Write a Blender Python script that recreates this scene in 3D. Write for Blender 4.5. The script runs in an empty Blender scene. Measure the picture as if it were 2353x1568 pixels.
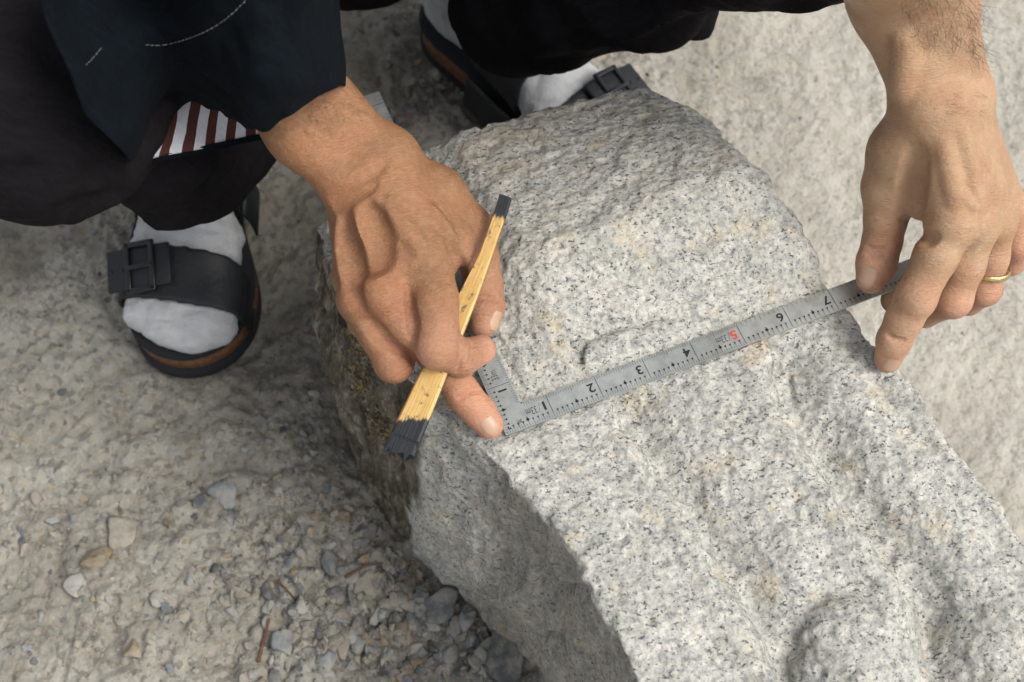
import bpy, bmesh, math, random
import numpy as np
from mathutils import Vector, Matrix
random.seed(7); RNG = np.random.default_rng(7)
R = math.radians
sc = bpy.context.scene
COL = sc.collection

# ------------------------------------------------------------------ camera
CH, PITCH, LENS = 1.051, R(63.0), 52.0
cam_d = bpy.data.cameras.new('camera'); cam = bpy.data.objects.new('camera', cam_d); COL.objects.link(cam)
cam.location = (0, 0, CH); cam.rotation_euler = (R(90) - PITCH, 0, 0)
cam_d.lens = LENS; cam_d.sensor_width = 36; cam_d.clip_start = .02; cam_d.clip_end = 200
cam_d.dof.use_dof = True; cam_d.dof.focus_distance = .875; cam_d.dof.aperture_fstop = 10.0
sc.camera = cam
# ------------------------------------------------------------------ world, sun, exposure
SUN_DIR = Vector((.52, -.22, .83)).normalized()
SUN_EL = math.asin(SUN_DIR.z); SUN_AZ = math.atan2(SUN_DIR.x, SUN_DIR.y)
w = bpy.data.worlds.new('World'); sc.world = w; w.use_nodes = True
nt = w.node_tree; bg = nt.nodes['Background']
sky = nt.nodes.new('ShaderNodeTexSky'); sky.sky_type = 'NISHITA'; sky.sun_disc = False
sky.sun_elevation = SUN_EL; sky.sun_rotation = SUN_AZ; sky.dust_density = 3.5; sky.air_density = 1.0; sky.ozone_density = 1.0
hs = nt.nodes.new('ShaderNodeHueSaturation'); hs.inputs['Saturation'].default_value = .22
nt.links.new(sky.outputs[0], hs.inputs['Color']); nt.links.new(hs.outputs[0], bg.inputs[0])
bg.inputs[1].default_value = .124
sl = bpy.data.lights.new('sun', 'SUN'); so = bpy.data.objects.new('sun', sl); COL.objects.link(so)
sl.energy = 1.75; sl.angle = R(28); sl.color = (1, .955, .88)
so.rotation_euler = SUN_DIR.to_track_quat('Z', 'Y').to_euler()
sc.view_settings.view_transform = 'Standard'; sc.view_settings.look = 'None'
sc.view_settings.gamma = 1.0; sc.view_settings.exposure = 0.66
sc.render.engine = 'CYCLES'
try:
    sc.cycles.use_denoising = True
    sc.cycles.max_bounces = 6; sc.cycles.diffuse_bounces = 3
except Exception: pass

# ------------------------------------------------------------------ helpers
KPX = 2353 * LENS / 36
_f = np.array([0, math.cos(PITCH), -math.sin(PITCH)]); _u = np.array([0, math.sin(PITCH), math.cos(PITCH)]); _r = np.array([1., 0, 0])
CAMP = np.array([0, 0, CH])
def ray(u, v):
    return _f + _r * ((u - 1176.5) / KPX) + _u * ((784 - v) / KPX)
def W(u, v, z):
    "point at height z that the camera sees at (u, v) of a 2353 x 1568 picture"
    d = ray(u, v); t = (CH - z) / (-d[2]); return CAMP + d * t
def proj(p):
    q = np.asarray(p) - CAMP; z = q @ _f
    return (1176.5 + KPX * (q @ _r) / z, 784 - KPX * (q @ _u) / z)
def nrm(v):
    v = np.asarray(v, float); return v / max(np.linalg.norm(v), 1e-12)

def _hash(ix, iy, iz, seed):
    h = (ix.astype(np.int64) * 374761393 + iy.astype(np.int64) * 668265263 + iz.astype(np.int64) * 2147483647 + seed * 1274126177) & 0xffffffff
    h = ((h ^ (h >> 13)) * 1274126177) & 0xffffffff
    h = (h ^ (h >> 16)) & 0xffffffff
    return h.astype(np.float64) / 4294967295.0 * 2 - 1
def vnoise(p, scale, seed=0):
    q = np.asarray(p) * scale; i = np.floor(q).astype(np.int64); f = q - i; f = f * f * f * (f * (f * 6 - 15) + 10)
    out = 0
    for a in (0, 1):
        for b in (0, 1):
            for c in (0, 1):
                wgt = (f[:, 0] if a else 1 - f[:, 0]) * (f[:, 1] if b else 1 - f[:, 1]) * (f[:, 2] if c else 1 - f[:, 2])
                out = out + wgt * _hash(i[:, 0] + a, i[:, 1] + b, i[:, 2] + c, seed)
    return out
def fbm(p, scale, octv=4, gain=.5, seed=0):
    out = 0; a = 1
    for k in range(octv):
        out = out + a * vnoise(p, scale * 2 ** k, seed + 17 * k); a *= gain
    return out

def smin(a, b, k):
    if k <= 0: return np.minimum(a, b)
    h = np.maximum(k - np.abs(a - b), 0) / k
    return np.minimum(a, b) - h * h * k * .25

class Field:
    def __init__(s, lo, hi, h):
        s.lo = np.array(lo, float); s.h = h
        s.n = np.ceil((np.array(hi) - s.lo) / h).astype(int) + 1
        s.ax = [s.lo[i] + h * np.arange(s.n[i]) for i in range(3)]
        s.d = np.full(tuple(s.n), .05, np.float32)
    def sl(s, lo, hi):
        a = np.clip(np.floor((lo - s.lo) / s.h).astype(int), 0, s.n); b = np.clip(np.ceil((hi - s.lo) / s.h).astype(int) + 1, 0, s.n)
        if (b <= a).any(): return None, None
        g = np.meshgrid(*[s.ax[i][a[i]:b[i]] for i in range(3)], indexing='ij', sparse=True)
        return tuple(slice(a[i], b[i]) for i in range(3)), g
    def _cone(s, g, a, b, ra, rb, flat):
        ab = b - a; L = ab @ ab + 1e-12
        t = ((g[0] - a[0]) * ab[0] + (g[1] - a[1]) * ab[1] + (g[2] - a[2]) * ab[2]) / L
        t = np.clip(t, 0, 1)
        dx = g[0] - a[0] - t * ab[0]; dy = g[1] - a[1] - t * ab[1]; dz = g[2] - a[2] - t * ab[2]
        q = dx * dx + dy * dy + dz * dz
        if flat is not None:
            n, f = flat; c = dx * n[0] + dy * n[1] + dz * n[2]; q = q + c * c * (1 / (f * f) - 1)
        return np.sqrt(q) - (ra + t * (rb - ra))
    def cone(s, a, b, ra, rb, k=.004, flat=None, mode='add'):
        a = np.asarray(a, float); b = np.asarray(b, float); m = max(ra, rb) + max(k, .004) + .004
        sl, g = s.sl(np.minimum(a, b) - m, np.maximum(a, b) + m)
        if sl is None: return
        c = s._cone(g, a, b, ra, rb, flat)
        if mode == 'add': s.d[sl] = smin(s.d[sl], c, k)
        else: s.d[sl] = -smin(-s.d[sl], c, k)
    def chain(s, pts, k=.004, mode='add', flat=None):
        for (a, ra), (b, rb) in zip(pts[:-1], pts[1:]): s.cone(a, b, ra, rb, k, flat, mode)
    def sample(s, p):
        q = (np.asarray(p) - s.lo) / s.h; q = np.clip(q, 0, s.n - 1.001); i = q.astype(int); f = q - i; out = 0
        for a in (0, 1):
            for b in (0, 1):
                for c in (0, 1):
                    wgt = (f[..., 0] if a else 1 - f[..., 0]) * (f[..., 1] if b else 1 - f[..., 1]) * (f[..., 2] if c else 1 - f[..., 2])
                    out = out + wgt * s.d[i[..., 0] + a, i[..., 1] + b, i[..., 2] + c]
        return out
    def normal(s, p):
        e = s.h; p = np.asarray(p); g = np.array([s.sample(p + d) - s.sample(p - d) for d in np.eye(3) * e]); return nrm(g)
    def surf(s, u, v, t0=.3, t1=1.5):
        d = nrm(ray(u, v)); ts = np.arange(t0, t1, s.h * .5); p = CAMP + ts[:, None] * d
        ins = ((p > s.lo) & (p < s.lo + s.h * (s.n - 1))).all(1)
        val = np.where(ins, s.sample(p), 1)
        k = np.argmax(val < 0)
        if not val[k] < 0: return None
        return p[k]
    def mesh(s, smooth=1):
        for ax in range(3):
            for e in (0, -1):
                q = [slice(None)] * 3; q[ax] = e; s.d[tuple(q)] = np.maximum(s.d[tuple(q)], .0004)
        return surface_nets(s.d, s.lo, s.h, smooth)

def surface_nets(d, lo, h, smooth=1):
    ins = d < 0; nx, ny, nz = d.shape
    cnt = np.zeros((nx - 1, ny - 1, nz - 1), np.int8)
    offs = [(a, b, c) for a in (0, 1) for b in (0, 1) for c in (0, 1)]
    for a, b, c in offs: cnt += ins[a:nx - 1 + a, b:ny - 1 + b, c:nz - 1 + c]
    act = (cnt > 0) & (cnt < 8); I = np.argwhere(act)
    vals = np.stack([d[I[:, 0] + a, I[:, 1] + b, I[:, 2] + c] for a, b, c in offs], 1).astype(float)
    pos = np.zeros((len(I), 3)); num = np.zeros(len(I)); O = np.array(offs, float)
    for i in range(8):
        for j in range(i + 1, 8):
            if abs(O[i] - O[j]).sum() != 1: continue
            m = (vals[:, i] < 0) != (vals[:, j] < 0); t = vals[m, i] / (vals[m, i] - vals[m, j])
            pos[m] += O[i] + t[:, None] * (O[j] - O[i]); num[m] += 1
    verts = lo + h * (I + pos / num[:, None])
    idx = np.full(act.shape, -1, np.int32); idx[act] = np.arange(len(I))
    quads = []
    for ax in range(3):
        sl0 = [slice(None)] * 3; sl1 = [slice(None)] * 3; sl0[ax] = slice(0, -1); sl1[ax] = slice(1, None)
        e = ins[tuple(sl0)] != ins[tuple(sl1)]; E = np.argwhere(e)
        b, c = (ax + 1) % 3, (ax + 2) % 3
        ok = (E[:, b] > 0) & (E[:, c] > 0) & (E[:, b] < d.shape[b] - 1) & (E[:, c] < d.shape[c] - 1); E = E[ok]
        flip = ins[tuple(E.T)]
        q = []
        for db, dc in ((-1, -1), (0, -1), (0, 0), (-1, 0)):
            F = E.copy(); F[:, b] += db; F[:, c] += dc; q.append(idx[tuple(F.T)])
        q = np.stack(q, 1); q[~flip] = q[~flip][:, ::-1]; quads.append(q)
    quads = np.concatenate(quads)
    quads = quads[(quads >= 0).all(1)]
    for _ in range(smooth):
        acc = np.zeros_like(verts); n = np.zeros(len(verts))
        for i in range(4):
            a = quads[:, i]; b = quads[:, (i + 1) % 4]
            for k in range(3):
                acc[:, k] += np.bincount(a, verts[b, k], len(verts)) + np.bincount(b, verts[a, k], len(verts))
            n += np.bincount(a, minlength=len(verts)) + np.bincount(b, minlength=len(verts))
        verts = verts * .5 + .5 * acc / np.maximum(n, 1)[:, None]
    return verts, quads
def vnormals(v, q):
    n = np.cross(v[q[:, 2]] - v[q[:, 0]], v[q[:, -1]] - v[q[:, 1]]); out = np.zeros_like(v)
    for i in range(q.shape[1]):
        for k in range(3): out[:, k] += np.bincount(q[:, i], n[:, k], len(v))
    return out / np.maximum(np.linalg.norm(out, axis=1), 1e-12)[:, None]

def make_mesh(name, v, q, smooth=True):
    me = bpy.data.meshes.new(name)
    v = np.asarray(v, np.float32)
    if isinstance(q, np.ndarray):
        k = q.shape[1]; me.vertices.add(len(v)); me.vertices.foreach_set('co', v.ravel())
        me.loops.add(q.size); me.loops.foreach_set('vertex_index', q.astype(np.int32).ravel())
        me.polygons.add(len(q)); me.polygons.foreach_set('loop_start', np.arange(len(q), dtype=np.int32) * k)
        me.update(calc_edges=True); me.validate()
    else:
        me.from_pydata(v.tolist(), [], q); me.update()
    if smooth: me.polygons.foreach_set('use_smooth', np.ones(len(me.polygons), bool))
    return me
def add_attr(me, name, val):
    val = np.asarray(val, np.float32)
    if val.ndim == 1:
        a = me.attributes.new(name, 'FLOAT', 'POINT'); a.data.foreach_set('value', val)
    else:
        a = me.attributes.new(name, 'FLOAT_COLOR', 'POINT')
        a.data.foreach_set('color', np.concatenate([val, np.ones((len(val), 1))], 1).astype(np.float32).ravel())
def obj(name, me, mats, parent=None, **kw):
    o = bpy.data.objects.new(name, me); COL.objects.link(o)
    for m in (mats if isinstance(mats, (list, tuple)) else [mats]): me.materials.append(m)
    if parent is not None:
        o.parent = parent
        base = Vector((0, 0, 0)); p = parent
        while p is not None: base += p.location; p = p.parent
        o.location = -base
    for k, x in kw.items(): o[k] = x
    return o
def thing(name, loc, label, category, **kw):
    o = bpy.data.objects.new(name, None); COL.objects.link(o); o.location = Vector([float(c) for c in loc]); o.empty_display_size = .05
    o['label'] = label; o['category'] = category
    for k, x in kw.items(): o[k] = x
    return o

# ------------------------------------------------------------------ materials
def mat(name):
    m = bpy.data.materials.new(name); m.use_nodes = True; n = m.node_tree
    return m, n, n.nodes['Principled BSDF']
class NB:
    def __init__(s, n): s.n = n
    def _set(s, nd, k, v):
        if v is None: return
        if isinstance(v, bpy.types.NodeSocket): s.n.links.new(v, nd.inputs[k])
        else: nd.inputs[k].default_value = v
    def coord(s, scale=(1, 1, 1), rot=(0, 0, 0)):
        t = s.n.nodes.new('ShaderNodeTexCoord'); m = s.n.nodes.new('ShaderNodeMapping'); m.inputs['Scale'].default_value = scale; m.inputs['Rotation'].default_value = rot
        s.n.links.new(t.outputs['Object'], m.inputs['Vector']); return m.outputs[0]
    def noise(s, scale, detail=4, rough=.55, vec=None, dist=0):
        t = s.n.nodes.new('ShaderNodeTexNoise'); s._set(t, 'Scale', scale); s._set(t, 'Detail', detail); s._set(t, 'Roughness', rough); s._set(t, 'Distortion', dist)
        s._set(t, 'Vector', vec if vec is not None else s.coord()); return t.outputs['Fac']
    def voro(s, scale, feat='F1', out='Distance', vec=None, rnd=1):
        t = s.n.nodes.new('ShaderNodeTexVoronoi'); t.feature = feat; s._set(t, 'Scale', scale); s._set(t, 'Randomness', rnd)
        s._set(t, 'Vector', vec if vec is not None else s.coord()); return t.outputs[out]
    def ramp(s, f, *st):
        t = s.n.nodes.new('ShaderNodeValToRGB'); e = t.color_ramp.elements
        while len(e) < len(st): e.new(.5)
        for i, (p, c) in enumerate(st):
            e[i].position = p; e[i].color = (c, c, c, 1) if isinstance(c, (int, float)) else (*c, 1)
        s._set(t, 0, f); return t.outputs[0]
    def mix(s, f, a, b, mode='MIX'):
        t = s.n.nodes.new('ShaderNodeMix'); t.data_type = 'RGBA'; t.blend_type = mode
        s._set(t, 0, f)
        for k, v in ((6, a), (7, b)):
            if isinstance(v, tuple) and len(v) == 3: v = (*v, 1)
            s._set(t, k, v)
        return t.outputs[2]
    def math(s, op, a, b=None, clamp=False):
        t = s.n.nodes.new('ShaderNodeMath'); t.operation = op; t.use_clamp = clamp; s._set(t, 0, a)
        if b is not None: s._set(t, 1, b)
        return t.outputs[0]
    def attr(s, name, out='Fac'):
        t = s.n.nodes.new('ShaderNodeAttribute'); t.attribute_name = name; return t.outputs[out]
    def bump(s, h, strength, dist, prev=None):
        t = s.n.nodes.new('ShaderNodeBump'); s._set(t, 'Height', h); t.inputs['Strength'].default_value = strength; t.inputs['Distance'].default_value = dist
        if prev is not None: s.n.links.new(prev, t.inputs['Normal'])
        return t.outputs[0]

def granite():
    m, n, b = mat('granite'); B = NB(n)
    co = B.coord((1, 1.0, 1)); st = B.coord((1, 1.35, 1.1), (0, 0, R(-25)))
    g1 = B.noise(230, 6, .75, co); base = B.ramp(g1, (.34, (.25, .258, .25)), (.45, (.42, .418, .390)), (.56, (.57, .552, .502)), (.70, (.68, .655, .59)))
    blob = B.ramp(B.noise(45, 5, .65, co), (.36, (.80, .82, .81)), (.60, (1, 1, 1)))
    base = B.mix(1, base, blob, 'MULTIPLY')
    och = B.ramp(B.noise(34, 5, .7, co), (.55, 0.), (.72, .6)); base = B.mix(och, base, (.56, .44, .26))
    och2 = B.math('MULTIPLY', B.ramp(B.noise(15, 5, .7, co), (.42, 0.), (.62, .8)), B.attr('far')); base = B.mix(och2, base, (.42, .33, .22))
    warp = B.noise(260, 2, .5, st)
    v1 = B.voro(330, vec=st); msk = B.noise(120, 4, .7, st)
    sp = B.math('MULTIPLY', B.ramp(B.noise(400, 3, .62, st), (.565, 0.), (.62, 1.)), B.ramp(msk, (.43, 0.), (.52, 1.)))
    base = B.mix(B.math('MULTIPLY', sp, .82), base, (.035, .04, .045))
    v2 = B.voro(170, vec=st); sp2 = B.math('MULTIPLY', B.ramp(B.noise(230, 4, .65, st), (.60, 0.), (.65, 1.)), B.ramp(B.noise(75, 3, .7, st), (.52, 0.), (.58, 1.)))
    base = B.mix(B.math('MULTIPLY', sp2, .72), base, (.05, .055, .06))
    # weathered skin on the uncut left face
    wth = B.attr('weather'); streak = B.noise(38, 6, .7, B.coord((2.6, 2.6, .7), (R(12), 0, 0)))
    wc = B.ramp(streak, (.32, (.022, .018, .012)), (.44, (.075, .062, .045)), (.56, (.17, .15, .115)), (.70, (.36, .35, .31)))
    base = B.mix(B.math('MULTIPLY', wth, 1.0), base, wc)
    n.links.new(base, b.inputs['Base Color']); b.inputs['Roughness'].default_value = .82; b.inputs['Specular IOR Level'].default_value = .3
    nb = B.bump(B.noise(75, 7, .7, co), .75, .0055)
    nb = B.bump(B.voro(190, 'F1', 'Distance', st), .40, .003, nb)
    nb = B.bump(B.noise(420, 4, .7, st), .5, .0022, nb)
    n.links.new(nb, b.inputs['Normal']); return m
def soil():
    m, n, b = mat('dry_soil'); B = NB(n); co = B.coord()
    base = B.ramp(B.noise(9, 8, .62, co), (.30, (.25, .238, .20)), (.48, (.345, .332, .288)), (.66, (.42, .408, .36)))
    base = B.mix(B.ramp(B.noise(60, 5, .7, co), (.58, 0.), (.74, .6)), base, (.20, .18, .14))
    base = B.mix(B.ramp(B.noise(260, 3, .7, co), (.58, 0.), (.72, .55)), base, (.60, .58, .52))
    gr = B.voro(240, 'F1', 'Color', co); hsn = n.nodes.new('ShaderNodeSeparateColor'); n.links.new(gr, hsn.inputs[0])
    base = B.mix(B.ramp(hsn.outputs[0], (.80, 0.), (.9, .6)), base, (.14, .13, .115))
    base = B.mix(B.ramp(hsn.outputs[1], (.90, 0.), (.95, .5)), base, (.36, .29, .19))
    base = B.mix(B.math('MULTIPLY', B.attr('mottle_shade'), .6), base, (.17, .155, .13))
    wv = n.nodes.new('ShaderNodeVectorMath'); wv.operation = 'ADD'; n.links.new(co, wv.inputs[0]); ns_ = n.nodes.new('ShaderNodeTexNoise'); ns_.inputs['Scale'].default_value = 55; ns_.inputs['Detail'].default_value = 4; n.links.new(co, ns_.inputs['Vector']); sv = n.nodes.new('ShaderNodeVectorMath'); sv.operation = 'SCALE'; sv.inputs['Scale'].default_value = .03; n.links.new(ns_.outputs['Color'], sv.inputs[0]); n.links.new(sv.outputs[0], wv.inputs[1])
    ck = B.voro(75, 'DISTANCE_TO_EDGE', 'Distance', wv.outputs[0]); crk = B.math('MULTIPLY', B.ramp(ck, (.0, 1.), (.05, 0.)), B.ramp(B.noise(16, 5, .7, co), (.50, 0.), (.60, 1.)))
    base = B.mix(B.math('MULTIPLY', crk, .7), base, (.09, .08, .065))
    base = B.mix(B.math('MULTIPLY', B.attr('pale'), .5), base, (.57, .54, .475))
    n.links.new(base, b.inputs['Base Color']); b.inputs['Roughness'].default_value = .95; b.inputs['Specular IOR Level'].default_value = .15
    nb = B.bump(B.noise(80, 8, .72, co), .55, .0036); nb = B.bump(crk, -.7, .003, nb); nb = B.bump(B.voro(260, 'F1', 'Distance', co), .35, .003, nb); nb = B.bump(B.noise(420, 5, .75, co), .6, .003, nb)
    n.links.new(nb, b.inputs['Normal']); return m
def rockmat():
    m, n, b = mat('gravel_stone'); B = NB(n); co = B.coord(); c = B.attr('col', 'Color')
    c = B.mix(.5, c, B.ramp(B.noise(190, 5, .7, co), (.35, (.35, .35, .35)), (.65, (1, 1, 1))), 'MULTIPLY')
    c = B.mix(B.ramp(B.noise(70, 5, .65, co), (.42, 0.), (.66, .7)), c, (.335, .31, .26))
    n.links.new(c, b.inputs['Base Color']); b.inputs['Roughness'].default_value = .85
    n.links.new(B.bump(B.noise(250, 5, .7, co), .6, .003), b.inputs['Normal']); return m
def skin():
    m, n, b = mat('skin'); B = NB(n); co = B.coord(); c = B.attr('col', 'Color')
    c = B.mix(B.ramp(B.noise(55, 5, .65, co), (.38, .0), (.68, .45)), c, (.33, .135, .065))
    c = B.mix(B.ramp(B.noise(260, 3, .6, co), (.45, .0), (.75, .18)), c, (.58, .38, .24))
    c = B.mix(B.ramp(B.noise(120, 2, .5, co), (.70, .0), (.76, .55)), c, (.26, .12, .06))
    n.links.new(c, b.inputs['Base Color'])
    b.inputs['Subsurface Weight'].default_value = .05; b.inputs['Subsurface Radius'].default_value = (1, .35, .2); b.inputs['Subsurface Scale'].default_value = .004
    n.links.new(B.ramp(B.noise(140, 3, .6, co), (.3, .40), (.7, .56)), b.inputs['Roughness']); b.inputs['Specular IOR Level'].default_value = .38
    # fine skin lines that run across the arm, then a pore net
    lines = B.noise(1, 4, .6, None)
    t = lines.node; n.links.new(B.attr('sk', 'Vector'), t.inputs['Vector']); t.inputs['Scale'].default_value = 1.0
    t.inputs['Distortion'].default_value = .4
    nb = B.bump(lines, .65, .0019)
    nb = B.bump(B.voro(700, 'F1', 'Distance', co), .15, .0008, nb); nb = B.bump(B.noise(70, 4, .6, co), .22, .0025, nb)
    n.links.new(nb, b.inputs['Normal']); return m
def simple(name, col, rough=.6, metal=0., spec=.5, nz=None, bump=None, var=.25, coat=0):
    m, n, b = mat(name); B = NB(n)
    c2 = tuple(x * (1 - var) for x in col)
    n.links.new(B.ramp(B.noise(nz or 60, 5, .6), (.35, c2), (.65, col)), b.inputs['Base Color'])
    b.inputs['Roughness'].default_value = rough; b.inputs['Metallic'].default_value = metal; b.inputs['Specular IOR Level'].default_value = spec
    b.inputs['Coat Weight'].default_value = coat
    if bump: n.links.new(B.bump(B.noise(bump[0], 5, .65), bump[1], bump[2]), b.inputs['Normal'])
    return m
def cloth(name, col, weave=900, str_=.4, slub=None):
    m, n, b = mat(name); B = NB(n)
    c2 = tuple(x * .55 for x in col); st = B.coord((1, 6, 1), (0, 0, R(-30)))
    c = B.ramp(B.noise(70, 6, .7, st), (.35, c2), (.68, col))
    if slub: c = B.mix(B.ramp(B.noise(420, 3, .7, st), (.66, 0.), (.80, .5)), c, slub)
    n.links.new(c, b.inputs['Base Color']); b.inputs['Roughness'].default_value = .92; b.inputs['Specular IOR Level'].default_value = .12
    b.inputs['Sheen Weight'].default_value = 0
    nb = B.bump(B.noise(weave, 2, .5, B.coord((1, 3, 1), (0, 0, R(-30)))), str_, .0012); nb = B.bump(B.noise(35, 4, .6), .35, .012, nb)
    n.links.new(nb, b.inputs['Normal']); return m
M_GR, M_SOIL, M_ROCK, M_SKIN = granite(), soil(), rockmat(), skin()
M_NAVY = cloth('navy_linen', (.0026, .0056, .0094), slub=(.008, .016, .023))
M_BLACKC = cloth('charcoal_cotton', (.0095, .0082, .0100), slub=(.017, .015, .017))
M_SOCK = simple('white_sock', (.55, .56, .575), .95, spec=.1, nz=60, bump=(420, .7, .0025), var=.2)
M_LEATH = simple('black_leather', (.006, .008, .011), .55, nz=80, bump=(220, .35, .002))
M_BUCK = simple('black_buckle', (.010, .010, .011), .28, nz=80)
M_CORK = simple('cork', (.20, .095, .038), .85, nz=220, bump=(260, .6, .002), var=.6)
M_OUT = simple('black_outsole', (.007, .008, .011), .85, nz=60, bump=(200, .4, .002))
M_GOLD = simple('gold', (.80, .62, .30), .25, metal=1, nz=400, var=.2, bump=(600, .5, .0008))
M_INK = simple('printed_black', (.012, .014, .018), .6)
M_RED = simple('printed_red', (.55, .035, .02), .6)
M_THREAD = simple('pale_thread', (.24, .25, .26), .9)
M_HAIR = simple('dark_hair', (.05, .028, .018), .5)
M_NAIL = simple('fingernail', (.44, .28, .195), .42, spec=.5, nz=90, var=.12)
M_TWIG = simple('dry_twig', (.16, .075, .045), .85, nz=120, var=.5, bump=(200, .6, .002))
M_MOSS = simple('dry_moss', (.26, .20, .085), .95, nz=200, var=.8)
# ------------------------------------------------------------------ ground
def smooth01(x): x = np.clip(x, 0, 1); return x * x * (3 - 2 * x)
def seg_d(p, a, b):
    a = np.asarray(a)[:2]; b = np.asarray(b)[:2]; ab = b - a; t = np.clip(((p - a) @ ab) / (ab @ ab), 0, 1)
    return np.linalg.norm(p - a - t[:, None] * ab, axis=1)
def poly_d(p, pts):
    out = np.full(len(p), 9.)
    for a, b in zip(pts[:-1], pts[1:]): out = np.minimum(out, seg_d(p, a, b))
    return out
def poly_s(p, pts):
    out = np.full(len(p), 9.); sg = np.ones(len(p))
    for a, b in zip(pts[:-1], pts[1:]):
        d = seg_d(p, a, b); e = b - a; s = -np.sign((p[:, 1] - a[1]) * e[0] - (p[:, 0] - a[0]) * e[1]); s = -s; m = d < out; out = np.where(m, d, out); sg = np.where(m, s, sg)
    return out * sg
def ground_z(x, y):
    p = np.stack([x, y, np.zeros_like(x)], 1)
    z = .010 * fbm(p, 5, 3, .5, 3) + .0035 * (1 - .6 * smooth01((x - .02) / .1)) * fbm(p, 28, 3, .55, 9)
    rid = 1 - np.abs(fbm(p + .1 * fbm(p, 14, 2, .5, 31)[:, None], 42, 3, .5, 21)); z += (.0040 - .0032 * smooth01((x - .05) / .1)) * np.minimum(rid, .9)
    z += (.0022 - .0010 * smooth01((x - .05) / .1)) * fbm(p, 130, 3, .6, 55)
    # cloddy area at the lower middle
    c = W(880, 1370, 0); q = np.exp(-(((x - c[0]) / .17) ** 2 + ((y - c[1]) / .10) ** 2))
    z += q * .010 * np.abs(fbm(p, 60, 3, .6, 77))
    return z - .012
g = []
xs = np.concatenate([-np.geomspace(14, .68, 26), np.arange(-.66, .66, .0026), np.geomspace(.68, 14, 26)])
ys = np.concatenate([-np.geomspace(10, .06, 22), np.arange(-.05, 1.12, .0028), np.geomspace(1.13, 14, 26)])
X, Y = np.meshgrid(xs, ys, indexing='ij'); xf, yf = X.ravel(), Y.ravel(); Z = ground_z(xf, yf)
ni, nj = X.shape; ii = np.arange(ni * nj).reshape(ni, nj)
Q = np.stack([ii[:-1, :-1].ravel(), ii[1:, :-1].ravel(), ii[1:, 1:].ravel(), ii[:-1, 1:].ravel()], 1)
me = make_mesh('ground', np.stack([xf, yf, Z], 1), Q)
p3 = np.stack([xf, yf, 0 * xf], 1)
dm = smooth01((fbm(p3, 9, 5, .65, 88) - .30) * 2) * .5
lw = W(640, 700, 0); dm = np.maximum(dm, smooth01(1.5 - np.hypot((xf - lw[0]) / .10, (yf - lw[1]) / .30)) * (.15 + .5 * smooth01(fbm(p3, 40, 3, .6, 4) + .5)))  # shadow left of the block, painted into the soil as darker colour
for u, v, s_ in ((50, 540, .05), (1000, 170, .05), (130, 1290, .05), (700, 1120, .04), (760, 1000, .05), (1020, 1400, .09), (900, 1480, .07), (800, 1330, .04)):  # darker soil patches; over the gravel they paint in its shaded gaps
    c = W(u, v, 0); dm = np.maximum(dm, smooth01(1.3 - np.hypot(xf - c[0], yf - c[1]) / s_) * smooth01(fbm(p3, 45, 3, .6, 14) + .55) * .9)
add_attr(me, 'mottle_shade', dm)
pl = smooth01((xf - .12) / .15) * .8; add_attr(me, 'pale', pl)
obj('ground', me, M_SOIL, kind='structure', label='dusty grey-brown bare earth')

def gz1(x, y): return float(ground_z(np.array([x]), np.array([y]))[0])

# ------------------------------------------------------------------ the carved stone
ZT = .280
def drop(u, v, z, out=0.0):
    "straight below the top point (u,v): outwards by out metres"
    p = W(u, v, ZT)[:2]; return p, z, out
cen = W(1560, 960, ZT)[:2]
LV = [-.03, .0, .15, .245, ZT + .03]
def col_(top, sh=None, mid=None, bot=None, o=(.012, .016, .006)):
    t = W(top[0], top[1], ZT)[:2]; d = nrm(np.append(t - cen, 0))[:2]
    s_ = W(sh[0], sh[1], .245)[:2] if sh else t + d * o[2]
    m_ = W(mid[0], mid[1], .15)[:2] if mid else t + d * o[1]
    b_ = W(bot[0], bot[1], 0)[:2] if bot else t + d * o[0]
    return [b_ * 1.0, b_, m_, s_, t]
PV = [col_((735, 440), (705, 500), (708, 740), (778, 1000)),
      col_((845, 700), (790, 730), (765, 895), (845, 1140)),
      col_((992, 938), (955, 985), (930, 1120), (940, 1262)),
      col_((1150, 1046), (1108, 1110), (1060, 1270), (1060, 1372)),
      col_((1245, 1165), (1200, 1215), (1150, 1370), (1155, 1462)),
      col_((1345, 1312), (1300, 1350), (1245, 1500), (1225, 1540)),
      col_((1490, 1590), (1450, 1640), (1370, 1745), (1330, 1690)),
      col_((1650, 1880)), col_((2050, 1950)), col_((2560, 1850)), col_((2640, 1640)),
      col_((2420, 1290)), col_((2150, 950)), col_((1935, 690)), col_((1872, 640), o=(.0, .008, .010)), col_((1792, 500), o=(0, .010, .011)),
      col_((1692, 388), o=(0, .008, .007)), col_((1600, 238)), col_((1465, 176)), col_((1300, 212)), col_((1130, 255)), col_((928, 292)), col_((830, 405))]
PV = np.array(PV)            # nvert, nlevel, 2
def poly_sdf(px, py, poly):
    d = np.full(px.shape, 1e9); s = np.ones(px.shape)
    n = len(poly); j = n - 1
    for i in range(n):
        e = poly[j] - poly[i]; wx = px - poly[i][0]; wy = py - poly[i][1]
        t = np.clip((wx * e[0] + wy * e[1]) / (e @ e), 0, 1); bx = wx - e[0] * t; by = wy - e[1] * t
        d = np.minimum(d, bx * bx + by * by)
        c1 = py >= poly[i][1]; c2 = py < poly[j][1]; c3 = e[0] * wy > e[1] * wx
        fl = (c1 & c2 & c3) | (~c1 & ~c2 & ~c3); s = np.where(fl, -s, s); j = i
    return s * np.sqrt(d)
def wl(pts, z=ZT): return [W(u, v, z)[:2] for u, v in pts]
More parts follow.
